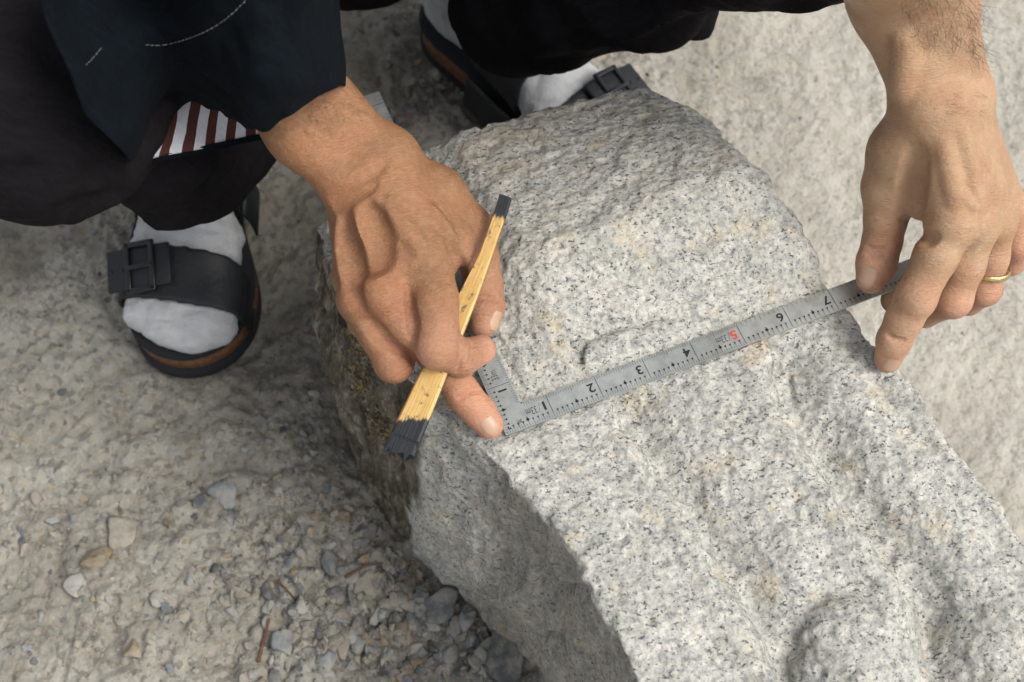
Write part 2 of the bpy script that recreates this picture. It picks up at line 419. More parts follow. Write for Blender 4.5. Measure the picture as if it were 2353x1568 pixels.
def top_z(p):
    z = np.full(len(p), ZT - .001)
    # block behind the rule: rises to a ridge, then falls away
    L0, L1 = W(1165, 985, ZT)[:2], W(1910, 700, ZT)[:2]; ex = nrm(np.append(L1 - L0, 0))[:2]; ey = np.array([-ex[1], ex[0]])
    s_ = (p - L0) @ ex; t_ = (p - L0) @ ey
    rgt = smooth01((s_ - .006) / .05)
    beh = smooth01((t_ - .0155) / .004)
    z += beh * (.0045 * smooth01((s_ - .03) / .03)) + rgt * .020 * np.clip((t_ - .02) / .075, 0, 1)
    z -= smooth01((.030 - s_) / .03) * smooth01(t_ / .02) * .002
    A, Bp = W(1140, 655, ZT)[:2], W(1760, 440, ZT)[:2]; ex2 = nrm(np.append(Bp - A, 0))[:2]; ey2 = np.array([-ex2[1], ex2[0]])
    q = (p - A) @ ey2 + .004 * np.sin(((p - A) @ ex2) * 45); z -= .32 * np.maximum(0, np.sqrt((q) ** 2 + 4e-6) / 2 + q / 2)
    z += .004 * np.exp(-(poly_d(p, wl([(1560, 330), (1620, 400), (1700, 480), (1790, 560)])) / .016) ** 2)
    # leaf-shaped lump scored behind the rule
    hook = wl([(1330, 850), (1322, 815), (1345, 790), (1420, 765), (1500, 742), (1570, 738)]); dh = poly_d(p, hook)
    z -= .0048 * np.exp(-(dh / .0020) ** 2)
    lump = poly_d(p, wl([(1370, 815), (1470, 785), (1560, 760)])); z += .0028 * np.exp(-(lump / .011) ** 2)
    # front: channels and ribs running down the face
    frt = smooth01((-t_ + .002) / .012)
    v1 = wl([(1440, 935), (1500, 1030), (1580, 1150), (1660, 1270), (1740, 1400), (1830, 1568), (1930, 1760)])
    v2 = wl([(1790, 850), (1835, 960), (1900, 1060), (1990, 1180), (2075, 1290), (2150, 1400), (2190, 1568), (2260, 1750)])
    for vv, am in ((v1, .0145), (v2, .0175)):
        sd = poly_s(p, vv); z -= frt * am * smooth01((sd + .010) / .012) * np.exp(-(np.maximum(sd - .001, 0) / .021) ** 2); z += frt * .0030 * np.exp(-((sd + .014) / .008) ** 2)
    e1 = wl([(1530, 990), (1640, 1130), (1760, 1290)]); z += frt * .0022 * np.exp(-(poly_d(p, e1) / .012) ** 2)
    z -= frt * .006 * smooth01((-t_ - .04) / .16)
    rb = wl([(1250, 1020), (1400, 1230), (1520, 1420)]); z += frt * .0035 * np.exp(-(poly_d(p, rb) / .022) ** 2)
    # small leaf and round boss
    c = W(1830, 1255, ZT)[:2]; d = np.hypot(p[:, 0] - c[0], (p[:, 1] - c[1]) * .8); z += .0035 * np.exp(-(d / .013) ** 4)
    st_ = wl([(1705, 1225), (1760, 1205), (1830, 1180)]); z -= .0018 * np.exp(-(poly_d(p, st_) / .003) ** 2)
    c = W(1982, 1545, ZT)[:2]; d = np.hypot((p[:, 0] - c[0]), (p[:, 1] - c[1]) * .80)
    z += .0085 * np.sqrt(np.maximum(0, 1 - (d / .036) ** 2)) - .0042 * np.exp(-((d - .039) / .005) ** 2)
    dv = wl([(2170, 1380), (2140, 1450), (2100, 1568), (2080, 1700)]); z -= .010 * np.exp(-(poly_d(p, dv) / .012) ** 2)
    # arris on the right, rounded shoulders
    z -= .004 * np.exp(-(poly_d(p, wl([(1890, 690), (2100, 985), (2360, 1300)])) / .010) ** 2)
    return z
hs_ = .0020
lo = np.array([PV[..., 0].min() - .02, PV[..., 1].min() - .02, -.028]); hi = np.array([PV[..., 0].max() + .02, PV[..., 1].max() + .02, ZT + .035])
F = Field(lo, hi, hs_)
gx, gy = np.meshgrid(F.ax[0], F.ax[1], indexing='ij')
tz = top_z(np.stack([gx.ravel(), gy.ravel()], 1)).reshape(gx.shape)
wob = (fbm(np.stack([gx.ravel(), gy.ravel(), 0 * gx.ravel()], 1), 22, 3, .5, 5) * .003).reshape(gx.shape)
step = 4; zk = F.ax[2]
for k0 in range(0, len(zk), step):
    k1 = min(k0 + step, len(zk) - 1)
    def sl_(z):
        i = min(np.searchsorted(LV, z) - 1, len(LV) - 2); i = max(i, 0); t = (z - LV[i]) / (LV[i + 1] - LV[i]); t = min(max(t, 0), 1)
        return poly_sdf(gx, gy, PV[:, i] * (1 - t) + PV[:, i + 1] * t)
    A_, B_ = (sl_(zk[k0]) if k0 == 0 else B_), sl_(zk[k1])
    for k in range(k0, min(k0 + step, len(zk))):
        t = (k - k0) / max(k1 - k0, 1); side = A_ * (1 - t) + B_ * t + wob; top = (zk[k] - tz) * .97
        F.d[:, :, k] = -smin(-side, -top, .0075)
F.d[:, :, 0] = .01
V, Q = F.mesh(2)
N = vnormals(V, Q)
tops = smooth01((N[:, 2] - .55) / .3)
dsp = .0015 * fbm(V, 20, 2, .5, 1) * (1 - tops * .55) + .0009 * fbm(V, 75, 2, .6, 2) + .0008 * fbm(V, 190, 2, .6, 6)
rg = np.abs(fbm(V * np.array([1, 1, .55]), 34, 3, .55, 12)); dsp -= (1 - tops) * .0045 * (1 - np.minimum(rg * 2.2, 1))
crag = smooth01((-N[:, 1]) * 1.5) * (1 - tops); dsp += crag * .003 * fbm(V * np.array([1, 1, .3]), 40, 3, .6, 33)
# point-chisel flecks
dsp -= tops * .0011 * smooth01((fbm(V, 115, 2, .5, 8) - .25) * 3)
L0, L1 = W(1165, 985, ZT)[:2], W(1910, 700, ZT)[:2]; ex = nrm(np.append(L1 - L0, 0))[:2]; ey = np.array([-ex[1], ex[0]])
s_ = (V[:, :2] - L0) @ ex; t_ = (V[:, :2] - L0) @ ey
near = ((t_ > -.006) & (t_ < .019) & (s_ > -.01)) | ((s_ > -.008) & (s_ < .019) & (t_ > 0)); dsp = np.where(near & (V[:, 2] > .26), np.minimum(dsp, 0) * .5 - .0006, dsp)
V = V + N * dsp[:, None]
me = make_mesh('carved_stone', V, Q)
uu = np.array([proj(a) for a in V[::1]]) if False else None
# weathered skin: vertices of the side facets left of the chipped arris
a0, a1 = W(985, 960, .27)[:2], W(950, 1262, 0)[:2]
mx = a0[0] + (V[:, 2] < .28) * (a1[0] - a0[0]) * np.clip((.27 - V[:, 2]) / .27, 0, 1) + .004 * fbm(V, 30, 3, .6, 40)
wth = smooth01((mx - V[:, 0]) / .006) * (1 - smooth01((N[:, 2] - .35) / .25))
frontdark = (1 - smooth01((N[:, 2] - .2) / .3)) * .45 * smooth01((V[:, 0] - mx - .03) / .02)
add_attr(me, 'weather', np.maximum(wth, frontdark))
c = W(1240, 430, .26); add_attr(me, 'far', np.exp(-(((V[:, 0] - c[0]) / .07) ** 2 + ((V[:, 1] - c[1]) / .05) ** 2)))
stone = thing('granite_block', (float(cen[0]), float(cen[1]), 0), 'large pale granite block with carved grooves lying on the bare earth', 'stone block')
obj('stone_body', me, M_GR, stone)
STONE_V, STONE_N, STONE_F = V, N, F

# ---- blobs (gravel, moss)
def ico(sub):
    bm = bmesh.new(); bmesh.ops.create_icosphere(bm, subdivisions=sub, radius=1); v = np.array([x.co[:] for x in bm.verts]); f = np.array([[x.index for x in p.verts] for p in bm.faces]); bm.free(); return v, f
I2, I3 = ico(2), ico(3)
def blobs(P, S, cols, ic=I3, cuts=14, flat=.6, tilt=.5):
    v0, f0 = ic; n = len(P); m = len(v0)
    v = np.repeat(v0[None], n, 0)
    for k in range(cuts):
        d = RNG.normal(size=(n, 1, 3)); d /= np.linalg.norm(d, axis=2, keepdims=True); c = RNG.uniform(.30, .72, (n, 1))
        e = np.maximum((v * d).sum(2) - c, 0); v = v - e[..., None] * d
    sc_ = RNG.uniform(.7, 1.3, (n, 1, 3)); sc_[..., 2] *= flat; v = v * sc_
    a = RNG.uniform(0, 6.28, n); ca, sa = np.cos(a)[:, None], np.sin(a)[:, None]
    x, y = v[..., 0] * ca - v[..., 1] * sa, v[..., 0] * sa + v[..., 1] * ca
    b = RNG.normal(0, tilt, n)[:, None]; z = v[..., 2]; x, z = x * np.cos(b) - z * np.sin(b), x * np.sin(b) + z * np.cos(b)
    v = np.stack([x, y, z], 2) * np.asarray(S)[:, None, None] + np.asarray(P)[:, None, :]
    f = (f0[None] + (np.arange(n) * m)[:, None, None]).reshape(-1, 3)
    return v.reshape(-1, 3), f, np.repeat(np.asarray(cols), m, 0)
PAL = .86 * np.array([(.31, .335, .34), (.25, .275, .285), (.17, .185, .195), (.37, .34, .28), (.44, .43, .40), (.34, .27, .17), (.12, .125, .13), (.36, .335, .275), (.35, .33, .27), (.31, .30, .26)])
# gravel, uncountable
P, S, Cc = [], [], []
base_poly = PV[:, 1]
def scatter(n, cu, cv, su, sv, s0, s1, uni=False):
    uv = RNG.uniform((cu - su, cv - sv), (cu + su, cv + sv), (n, 2)) if uni else RNG.normal((cu, cv), (su, sv), (n, 2))
    uv = uv[(uv[:, 1] < 1800) & (uv[:, 1] > -200)]; n = len(uv)
    p = np.array([W(u, v, 0) for u, v in uv]); s_ = s0 + (s1 - s0) * RNG.random(n) ** 3
    ok = poly_sdf(p[:, 0], p[:, 1], base_poly) > s_ * .6; p = p[ok]; s_ = s_[ok]; n = len(p)
    z = ground_z(p[:, 0], p[:, 1]) + s_ * RNG.uniform(-.35, .12, n)
    P.extend(np.stack([p[:, 0], p[:, 1], z], 1)); S.extend(s_); Cc.extend(PAL[RNG.integers(len(PAL), size=n)] * RNG.uniform(.7, 1.1, (n, 1)))
scatter(1100, 900, 1410, 220, 105, .0012, .0085); scatter(480, 1080, 1440, 120, 90, .0016, .0105); scatter(260, 300, 1250, 300, 130, .0012, .0065)
scatter(500, 600, 1000, 600, 600, .0009, .0045, True); scatter(200, 1000, 200, 80, 70, .0015, .008); scatter(420, 1900, 300, 600, 700, .0008, .0025, True)
scatter(260, 740, 1050, 120, 160, .0012, .006)
v, f, c = blobs(P, np.array(S) * 1.25, Cc); me = make_mesh('gravel', v, f, False); add_attr(me, 'col', c)
obj('gravel', me, M_ROCK, kind='stuff', label='loose grey and tan gravel and crumbs scattered over the earth')
P, S, Cc = [], [], []
scatter(9000, 800, 800, 1100, 1000, .0004, .0014, True); scatter(4000, 850, 1350, 320, 200, .0005, .0020)
v, f, c = blobs(P, S, Cc, ico(1), 3); me = make_mesh('grit', v, f, False); add_attr(me, 'col', c)
obj('grit', me, M_ROCK, kind='stuff', label='fine grit and grains lying on the earth')
# stones one can tell apart
ROCKS = [(1005, 1400, .0215, 2, 'large dark grey rock half buried beside the foot of the block'),
         (1165, 1490, .020, 6, 'blackish angular rock wedged under the lower edge of the block'),
         (650, 1480, .0135, 1, 'round speckled grey pebble right of the upright twig'),
         (880, 1497, .0125, 4, 'pale triangular chip in the gravel near the bottom edge'),
         (745, 1515, .0120, 0, 'light blue-grey flat stone at the bottom middle'),
         (168, 1345, .0150, 4, 'smooth pale oval pebble at the left'),
         (693, 1267, .0105, 4, 'small whitish angular stone above the gravel patch'),
         (788, 1274, .0070, 4, 'tiny white three-sided chip nearest the block'),
         (690, 1215, .0085, 1, 'small cracked grey stone above the whitish one'),
         (497, 1306, .0095, 6, 'dark crumbly lump alone on the smooth earth'),
         (120, 1183, .0068, 0, 'small round light grey pebble at the far left'),
         (765, 1362, .0095, 2, 'rounded mid-grey pebble beside the crossing twigs'),
         (815, 1470, .0125, 1, 'grey stone between the flat stone and the triangular chip'),
         (215, 1280, .0170, 5, 'rusty ochre lump with a rough broken top'),
         (280, 1225, .0140, 3, 'tan rounded lump just above the rusty one'),
         (840, 1345, .0110, 7, 'earth-coloured flat stone in the middle of the gravel patch'),
         (905, 1385, .0120, 3, 'brownish dusty stone left of the large dark rock'),
         (310, 1490, .0110, 5, 'orange-brown crumbling stone in the lower left'),
         (515, 1120, .0130, 0, 'faint bluish stone sunk flush into the earth')]
for (u, v_, s_, ci, lab) in ROCKS:
    p = W(u, v_, s_ * .3); z = gz1(p[0], p[1])
    v, f, c = blobs([(0, 0, 0)], [s_ * 1.2], [PAL[ci]], I3, 15, .55, .2)
    v = v + (fbm(v + p, 140, 3, .6, 3) * .0012)[:, None] * v / s_
    me = make_mesh('rock', v, f, False); add_attr(me, 'col', c)
    o = obj('rock', me, M_ROCK, label=lab, category='rock', group='loose stones on the earth')
    o.location = (p[0], p[1], z + s_ * .10)

def tube(pts, rads, n=8, closed_ends=True):
    pts = np.array(pts, float); m = len(pts); vs = []
    T = np.gradient(pts, axis=0); prev = None
    for i in range(m):
        t = nrm(T[i]); a = nrm(np.cross(t, (0.13, .2, 1))) if prev is None else nrm(prev - t * (prev @ t)); prev = a; b = np.cross(t, a)
        for k in range(n):
            an = 2 * math.pi * k / n; vs.append(pts[i] + rads[i] * (math.cos(an) * a + math.sin(an) * b))
    fs = [(i * n + k, i * n + (k + 1) % n, (i + 1) * n + (k + 1) % n, (i + 1) * n + k) for i in range(m - 1) for k in range(n)]
    if closed_ends: fs += [tuple(range(n))[::-1], tuple((m - 1) * n + k for k in range(n))]
    return vs, fs
class MB:
    def __init__(s): s.v = []; s.f = []; s.m = []
    def add(s, vs, fs, mi=0):
        b = len(s.v); s.v += [tuple(map(float, x)) for x in vs]; s.f += [tuple(i + b for i in f) for f in fs]; s.m += [mi] * len(fs)
    def mesh(s, name, smooth=True):
        me = bpy.data.meshes.new(name); me.from_pydata(s.v, [], s.f); me.update()
        me.polygons.foreach_set('material_index', s.m)
        if smooth: me.polygons.foreach_set('use_smooth', [True] * len(s.f))
        return me
def twig(pts, r, lab):
    P_ = []
    for (u, v_, dz) in pts:
        p = W(u, v_, 0); P_.append((p[0], p[1], gz1(p[0], p[1]) + dz))
    mb = MB(); P_ = spl(P_, 14); rr = np.linspace(r, r * .5, len(P_)) * RNG.uniform(.8, 1.2, len(P_)); mb.add(*tube(P_, rr, 7))
    obj('twig', mb.mesh('twig'), M_TWIG, label=lab, category='twig')
def spl(pts, n):
    "Catmull-Rom through pts, n samples"
    p = np.array(pts, float); m = len(p); out = []
    q = np.vstack([2 * p[0] - p[1], p, 2 * p[-1] - p[-2]])
    for t in np.linspace(0, m - 1, n):
        i = min(int(t), m - 2); f = t - i; a, b, c, d = q[i], q[i + 1], q[i + 2], q[i + 3]
        out.append(.5 * ((2 * b) + (-a + c) * f + (2 * a - 5 * b + 4 * c - d) * f * f + (-a + 3 * b - 3 * c + d) * f ** 3))
    return np.array(out)
twig([(596, 1525, .004), (606, 1480, .006), (622, 1425, .006)], .0016, 'short brown twig lying upright left of the speckled pebble')
twig([(795, 1330, .005), (840, 1312, .007), (880, 1300, .005)], .0014, 'thin reddish twig slanting up below the tiny white chip')
twig([(640, 1340, .004), (660, 1362, .005), (680, 1378, .003)], .0010, 'tiny bent twig at the upper end of the gravel patch')

# moss on the weathered side
sel = []
uvp = []
idx = np.where((STONE_V[:, 0] < -.02) & (STONE_N[:, 2] < .8))[0]
Pm, Sm = [], []
for i in RNG.permutation(idx)[:14000]:
    u, v_ = proj(STONE_V[i]); 
    for (cu, cv, su, sv) in ((838, 800, 34, 60), (828, 880, 14, 30), (880, 990, 20, 34), (862, 960, 14, 22)):
        if RNG.random() < .85 * math.exp(-((u - cu) / su) ** 2 - ((v_ - cv) / sv) ** 2):
            Pm.append(STONE_V[i] + STONE_N[i] * .0004); Sm.append(RNG.uniform(.0006, .0017)); break
if Pm:
    v, f, c = blobs(Pm, Sm, np.ones((len(Pm), 3)), ico(1), 0, 1, .3)
    obj('moss', make_mesh('moss', v, f), M_MOSS, stone, label='patches of dry yellow-brown moss', kind='stuff')
# ------------------------------------------------------------------ carpenter's square (a thin steel L with a printed scale)
ZR = ZT + .0022
O3 = W(1163, 1001, ZR); E3 = W(1905, 722, ZR)
EX = nrm(E3 - O3); EY = np.array([-EX[1], EX[0], 0.]); TILT = 0.0
EZ = np.cross(EX, EY)
SUN_ = .0303; WID = .0150; TH = .0013
def RP(x, y, z=0.0): return O3 + EX * x + EY * y + EZ * z
LA, LB = .42, .252
sq = thing('carpenter_square', O3, 'thin steel carpenter square with black printed scale, held flat on the granite by both hands', 'carpenter square')
mb = MB()
def prism(mb, poly, z0, z1, mi=0, fn=RP):
    n = len(poly); vs = [fn(x, y, z1) for x, y in poly] + [fn(x, y, z0) for x, y in poly]
    fs = [tuple(range(n)), tuple(range(2 * n - 1, n - 1, -1))] + [(i, n + i, n + (i + 1) % n, (i + 1) % n) for i in range(n)]
    mb.add(vs, fs, mi)
prism(mb, [(0, 0), (LA, 0), (LA, WID), (WID, WID), (WID, LB), (0, LB)], -TH, 0)
# slightly raised lips, as on a hollow-backed rule
def steel():
    m, n, b = mat('brushed_steel'); B = NB(n); co = B.coord((1, 1, 1), (0, 0, -math.atan2(EX[1], EX[0])))
    br = B.noise(90, 4, .6, B.coord((.3, 5, 1), (0, 0, 0)))
    st = B.ramp(B.noise(130, 5, .65, co), (.30, (.40, .43, .415)), (.60, (.53, .56, .535)))
    n.links.new(st, b.inputs['Base Color']); b.inputs['Metallic'].default_value = .82
    n.links.new(B.ramp(B.noise(60, 5, .65, co), (.3, .30), (.7, .44)), b.inputs['Roughness'])
    n.links.new(B.bump(B.noise(1400, 2, .5), .12, .0004), b.inputs['Normal']); return m
M_STEEL = steel()
blade = obj('blade', mb.mesh('blade', False), M_STEEL, sq)
mk = MB(); zz = .00022
def line(x0, y0, x1, y1, wd, mi=0, arm=0):
    d = np.array([x1 - x0, y1 - y0]); d = d / np.linalg.norm(d); p = np.array([-d[1], d[0]]) * wd / 2
    q = [(x0 - p[0], y0 - p[1]), (x1 - p[0], y1 - p[1]), (x1 + p[0], y1 + p[1]), (x0 + p[0], y0 + p[1])]
    poly(q, mi, arm)
def poly(q, mi=0, arm=0):
    mb_v = [RP(x, y, zz) if arm == 0 else RP(y, x, zz) for x, y in q]
    mk.add(mb_v, [tuple(range(len(q)))], mi)
def ticks(L, arm):
    n = int(L / (SUN_ / 20))
    far0 = WID + .0004
    for i in range(1, n):
        x = i * SUN_ / 20; s_ = i / 20
        fine = s_ < 5.01
        if x < L - .002 and x > WID + .001:           # inner edge
            if i % 20 == 0: line(x, 0.0004, x, WID - .0003, .00026, 0, arm)
            elif i % 10 == 0: line(x, WID - .0034, x, WID - .0002, .0002, 0, arm)
            elif fine or i % 2 == 0: line(x, WID - .0021, x, WID - .0002, .00017, 0, arm)
        if i % 20 == 0: continue
        if i % 10 == 0:                                # half: long line with a flower-like cross
            line(x, .0003, x, .0056, .00022, 0, arm); line(x - .0011, .0044, x + .0011, .0044, .0005, 0, arm)
            line(x, .0036, x, .0062, .00055, 0, arm); line(x - .0007, .0036, x + .0007, .0052, .0003, 0, arm); line(x - .0007, .0052, x + .0007, .0036, .0003, 0, arm)
        elif i % 2 == 0:
            line(x, .0003, x, .0040, .00018, 0, arm); poly([(x - .00068, .0044), (x + .00068, .0044), (x, .0028)][:: 1 if arm == 0 else 1], 0, arm)
        elif fine: line(x, .0003, x, .0021, .00015, 0, arm)
ticks(LA, 0)
ticks(LB, 1)
def text(s, cx, cy, h, rot, mi=0, bold=0, sx=1.0, arm=0):
    cu = bpy.data.curves.new('t', 'FONT'); cu.body = s; cu.size = 1; cu.offset = bold; cu.align_x = 'CENTER'
    o = bpy.data.objects.new('t', cu); COL.objects.link(o); bpy.context.view_layer.update()
    me = o.evaluated_get(bpy.context.evaluated_depsgraph_get()).to_mesh()
    v = np.array([x.co[:] for x in me.vertices]); f = [tuple(p.vertices) for p in me.polygons]
    c = (v.min(0) + v.max(0)) / 2; v = (v - c) * h / (v[:, 1].max() - v[:, 1].min()); v[:, 0] *= sx
    ca, sa = math.cos(rot), math.sin(rot)
    x = v[:, 0] * ca - v[:, 1] * sa + cx; y = v[:, 0] * sa + v[:, 1] * ca + cy
    mk.add([RP(a, b, zz) for a, b in zip(x, y)], f, mi)
    o.evaluated_get(bpy.context.evaluated_depsgraph_get()).to_mesh_clear(); bpy.data.objects.remove(o); bpy.data.curves.remove(cu)
for n_ in range(1, 14):
    red = n_ == 5; x = n_ * SUN_ - (.0032 if n_ in (1,) else .0042)
    text(str(n_), x, .0088, .0057 if n_ > 1 else .0055, math.pi, 1 if red else 0, .018 if n_ > 1 else .035, 1.15)
    if n_ in (1, 5):
        line(x - .0032 - .0008, .0062, x - .0032 + .0010, .0116, .0002, 1 if red and False else 0)
        text('33m', x - .0080, .0085, .0045, math.pi, 0, -.012, .62)
for n_ in range(1, 8):
    y = n_ * SUN_
    text(str(n_), .0085, y - .0036, .0052, math.pi / 2, 1 if n_ == 5 else 0, .025, 1.1)
    if n_ in (1, 5): text('33m', .0075, y + .0070, .0042, math.pi / 2, 0, -.012, .62)
text('33cm', .0095, LB - .030, .0052, math.pi / 2, 0, .004, .8)
text('+', .0060, LB - .022, .0045, 0, 0, .03, 1)
text('cm', .328, .0085, .004, math.pi, 0, 0, .8)
# small inspection mark near the corner, a rust fleck pair
text('JIS', .0105, .0052, .0022, math.pi, 0, 0, 1.1)
obj('printed_scale', mk.mesh('printed_scale', False), [M_INK, M_RED], sq)

# ------------------------------------------------------------------ bamboo ink pen (flat spatula-shaped marking brush)
def bamboo():
    m, n, b = mat('bamboo'); B = NB(n)
    ax = B.attr('along'); fib = B.noise(1, 5, .65, None); n.links.new(B.attr('fib', 'Vector'), fib.node.inputs['Vector']); fib.node.inputs['Scale'].default_value = 1
    c = B.ramp(fib, (.30, (.50, .295, .085)), (.50, (.57, .36, .12)), (.70, (.62, .42, .16)))
    c = B.mix(B.attr('edge'), c, (.17, .055, .022))
    co = B.coord(); sp = B.ramp(B.noise(190, 4, .7, co), (.57, 0.), (.64, .85)); c = B.mix(sp, c, (.10, .085, .08))
    mott = B.ramp(B.noise(60, 4, .7, co), (.55, 0.), (.72, .35)); c = B.mix(mott, c, (.30, .15, .05))
    ink = B.math('ADD', B.attr('ink'), B.math('MULTIPLY', B.math('SUBTRACT', fib, .5), .9))
    inkm = B.ramp(ink, (.42, 0.), (.58, 1.)); c = B.mix(inkm, c, (.012, .014, .019))
    n.links.new(c, b.inputs['Base Color']); n.links.new(B.ramp(inkm, (0, .38), (1, .55)), b.inputs['Roughness'])
    n.links.new(B.bump(fib, .5, .0012), b.inputs['Normal']); return m
M_BAM = bamboo()
# centre line (u, v, z), half width, half thickness
SEC = [(1162, 452, .352, .0036, .0020), (1148, 498, .3485, .0035, .0021), (1132, 544, .345, .0034, .0022), (1115, 592, .3415, .0037, .0023), (1094, 641, .338, .0047, .0023),
       (1072, 690, .334, .0056, .0022), (1050, 740, .330, .0061, .0020), (1027, 792, .3255, .0067, .0019), (1001, 850, .3205, .0073, .0018), (976, 907, .316, .0079, .0017), (949, 968, .311, .0085, .0016), (917, 1040, .305, .0091, .0012)]
A_ = np.array(SEC); ns = 70; tt = np.linspace(0, len(SEC) - 1, ns); AA = np.stack([np.interp(tt, range(len(SEC)), A_[:, k]) for k in range(5)], 1)
cl = spl([W(*s[:3]) for s in SEC], ns); ax_ = nrm(cl[-1] - cl[0])
side = nrm(np.cross(ax_, np.array([0, -.25, 1])) ); upn = nrm(np.cross(side, ax_)); 
if upn[2] < 0: upn = -upn
lat = nrm(side - .22 * upn); upn = nrm(np.cross(lat, ax_)); upn = upn if upn[2] > 0 else -upn
vs, at, ed, ink, fb = [], [], [], [], []
prof = []
nw = 13
for i in range(nw): prof.append((-1 + 2 * i / (nw - 1), 1))
for i in range(nw): prof.append((1 - 2 * i / (nw - 1), -1))
m_ = len(prof)
cl = cl + (np.array([W(*s[:3]) for s in SEC])[0] - cl[0])
for i in range(ns):
    hw, ht = AA[i, 3], AA[i, 4]; T_ = i / (ns - 1)
    for (a, s_) in prof:
        r = min(1, (1 - abs(a)) / .10 + .0); hh = ht * (.55 + .45 * math.sqrt(r))
        endj = (.0026 * math.sin(a * 9) + .0015 * math.sin(a * 23 + 1)) if i == ns - 1 else 0
        vs.append(cl[i] + lat * a * hw + upn * s_ * hh + ax_ * endj)
        at.append(T_); ed.append(1.0 if (a >= .999 or (s_ < 0)) else (1.0 if a > .86 else 0)); q = T_
        ink.append(max((.10 - T_) * 9 + .5, (T_ - .905 - .02 * a) * 20 + .5)); fb.append((a * hw * 900, T_ * 5, 3 if s_ > 0 else 9))
fs = [(i * m_ + k, i * m_ + (k + 1) % m_, (i + 1) * m_ + (k + 1) % m_, (i + 1) * m_ + k) for i in range(ns - 1) for k in range(m_)] + [tuple(range(m_))[::-1], tuple((ns - 1) * m_ + k for k in range(m_))]
me = make_mesh('shaft', np.array(vs), fs, False)
bm = bmesh.new(); bm.from_mesh(me); bmesh.ops.recalc_face_normals(bm, faces=bm.faces); bm.to_mesh(me); bm.free()
add_attr(me, 'along', np.array(at)); add_attr(me, 'edge', np.array(ed)); add_attr(me, 'ink', np.clip(np.array(ink), 0, 1)); add_attr(me, 'fib', np.array(fb))
pen = thing('bamboo_pen', cl[30], 'flat yellow bamboo marking pen with ink-black ends, pinched between the fingers', 'bamboo pen')
obj('shaft', me, M_BAM, pen)
mb = MB()                                               # split bristle teeth of the inked end
for k in range(22):
    a = -1 + 2 * (k + .5) / 22; p0 = cl[-4] + lat * a * AA[-4, 3] * .98 + upn * .0004; L = RNG.uniform(.0012, .0035)
    p1 = cl[-1] + lat * a * AA[-1, 3] + ax_ * L + lat * RNG.normal(0, .0001)
    pm = (p0 + p1) / 2; mb.add(*tube([p0 + upn * .0008, pm + upn * .0003, p1], [.00042, .00040, .00018], 6))
obj('bristle_tip', mb.mesh('bristle_tip'), simple('ink_black', (.010, .012, .017), .5, nz=300, bump=(500, .5, .001)), pen)

# ------------------------------------------------------------------ hands
def H(u, v, z): return W(u, v, z)
BONES_COL = {}
def build_hand(lo, hi, palm, fingers, h=.00095, post=None):
    F_ = Field(lo, hi, h)
    for (pts, k) in palm: F_.chain([(H(*p[:3]), p[3]) for p in pts], k)
    D = np.full(F_.d.shape, .05, np.float32)
    Fp = F_.d
    for (pts, k, kp) in fingers:
        Ff = Field(lo, hi, h); P_ = [(H(*p[:3]), p[3]) for p in pts]; Ff.chain(P_, k)
        D = smin(D, Ff.d, .0012)
        Fp = smin(Fp, np.where(True, Ff.d, .05), kp) if False else Fp
        fingers_fields.append(Ff.d)
    F_.d = smin(Fp, D, .0075)
    return F_
fingers_fields = []
# ---- the hand on the left of the picture (presses the corner, holds the pen)
fingA = {
 'index':  [(985, 590, .350, .0128), (1000, 690, .346, .0124), (1008, 795, .334, .0118), (1058, 822, .323, .0102), (1106, 804, .314, .0084)],
 'middle': [(880, 672, .347, .0120), (935, 745, .334, .0112), (1008, 822, .312, .0104), (1065, 908, .302, .0096), (1100, 946, .296, .0092), (1124, 976, .2925, .0082)],
 'ring':   [(822, 690, .336, .0112), (868, 765, .326, .0108), (905, 832, .312, .0106), (905, 800, .292, .0092), (870, 740, .290, .0082)],
 'little': [(810, 640, .320, .0102), (838, 740, .304, .0092), (862, 752, .290, .0086), (880, 700, .287, .0078)],
 'thumb':  [(1080, 532, .326, .0130), (1098, 590, .315, .0118), (1110, 655, .305, .0112), (1116, 705, .3005, .0108), (1113, 742, .298, .0084)]}
palmA = [
 ([(430, -60, .440, .025), (560, 135, .398, .0190), (690, 305, .378, .0168), (806, 425, .362, .0150)], .012),     # ulna side
 ([(520, -100, .443, .025), (640, 85, .402, .0190), (757, 258, .381, .0170), (890, 362, .366, .0150)], .012),    # radius side
 ([(806, 425, .362, .0150), (893, 358, .366, .0150)], .010),
 ([(885, 405, .366, .0145), (985, 590, .350, .0122)], .010),
 ([(850, 425, .366, .0140), (880, 672, .347, .0118)], .009),
 ([(822, 450, .358, .0130), (826, 690, .335, .0110)], .008),
 ([(808, 460, .346, .0135), (810, 640, .320, .0105)], .010),
 ([(905, 395, .355, .0150), (1000, 450, .342, .0150), (1082, 532, .326, .0134)], .012),
 ([(930, 470, .352, .0140), (1030, 580, .336, .0110)], .012),
 ([(880, 520, .335, .0170), (960, 640, .325, .0130)], .012), ([(880, 465, .358, .0150), (932, 615, .3475, .0125)], .012), ([(905, 470, .358, .0145), (955, 600, .3475, .0120)], .012), ([(930, 450, .356, .0140), (1025, 560, .338, .0125)], .012), ([(905, 600, .348, .0100), (950, 700, .332, .0090)], .008), ([(845, 480, .352, .0140), (852, 640, .338, .0110)], .010),
 ([(850, 500, .338, .0160), (870, 640, .322, .0120)], .012),
]
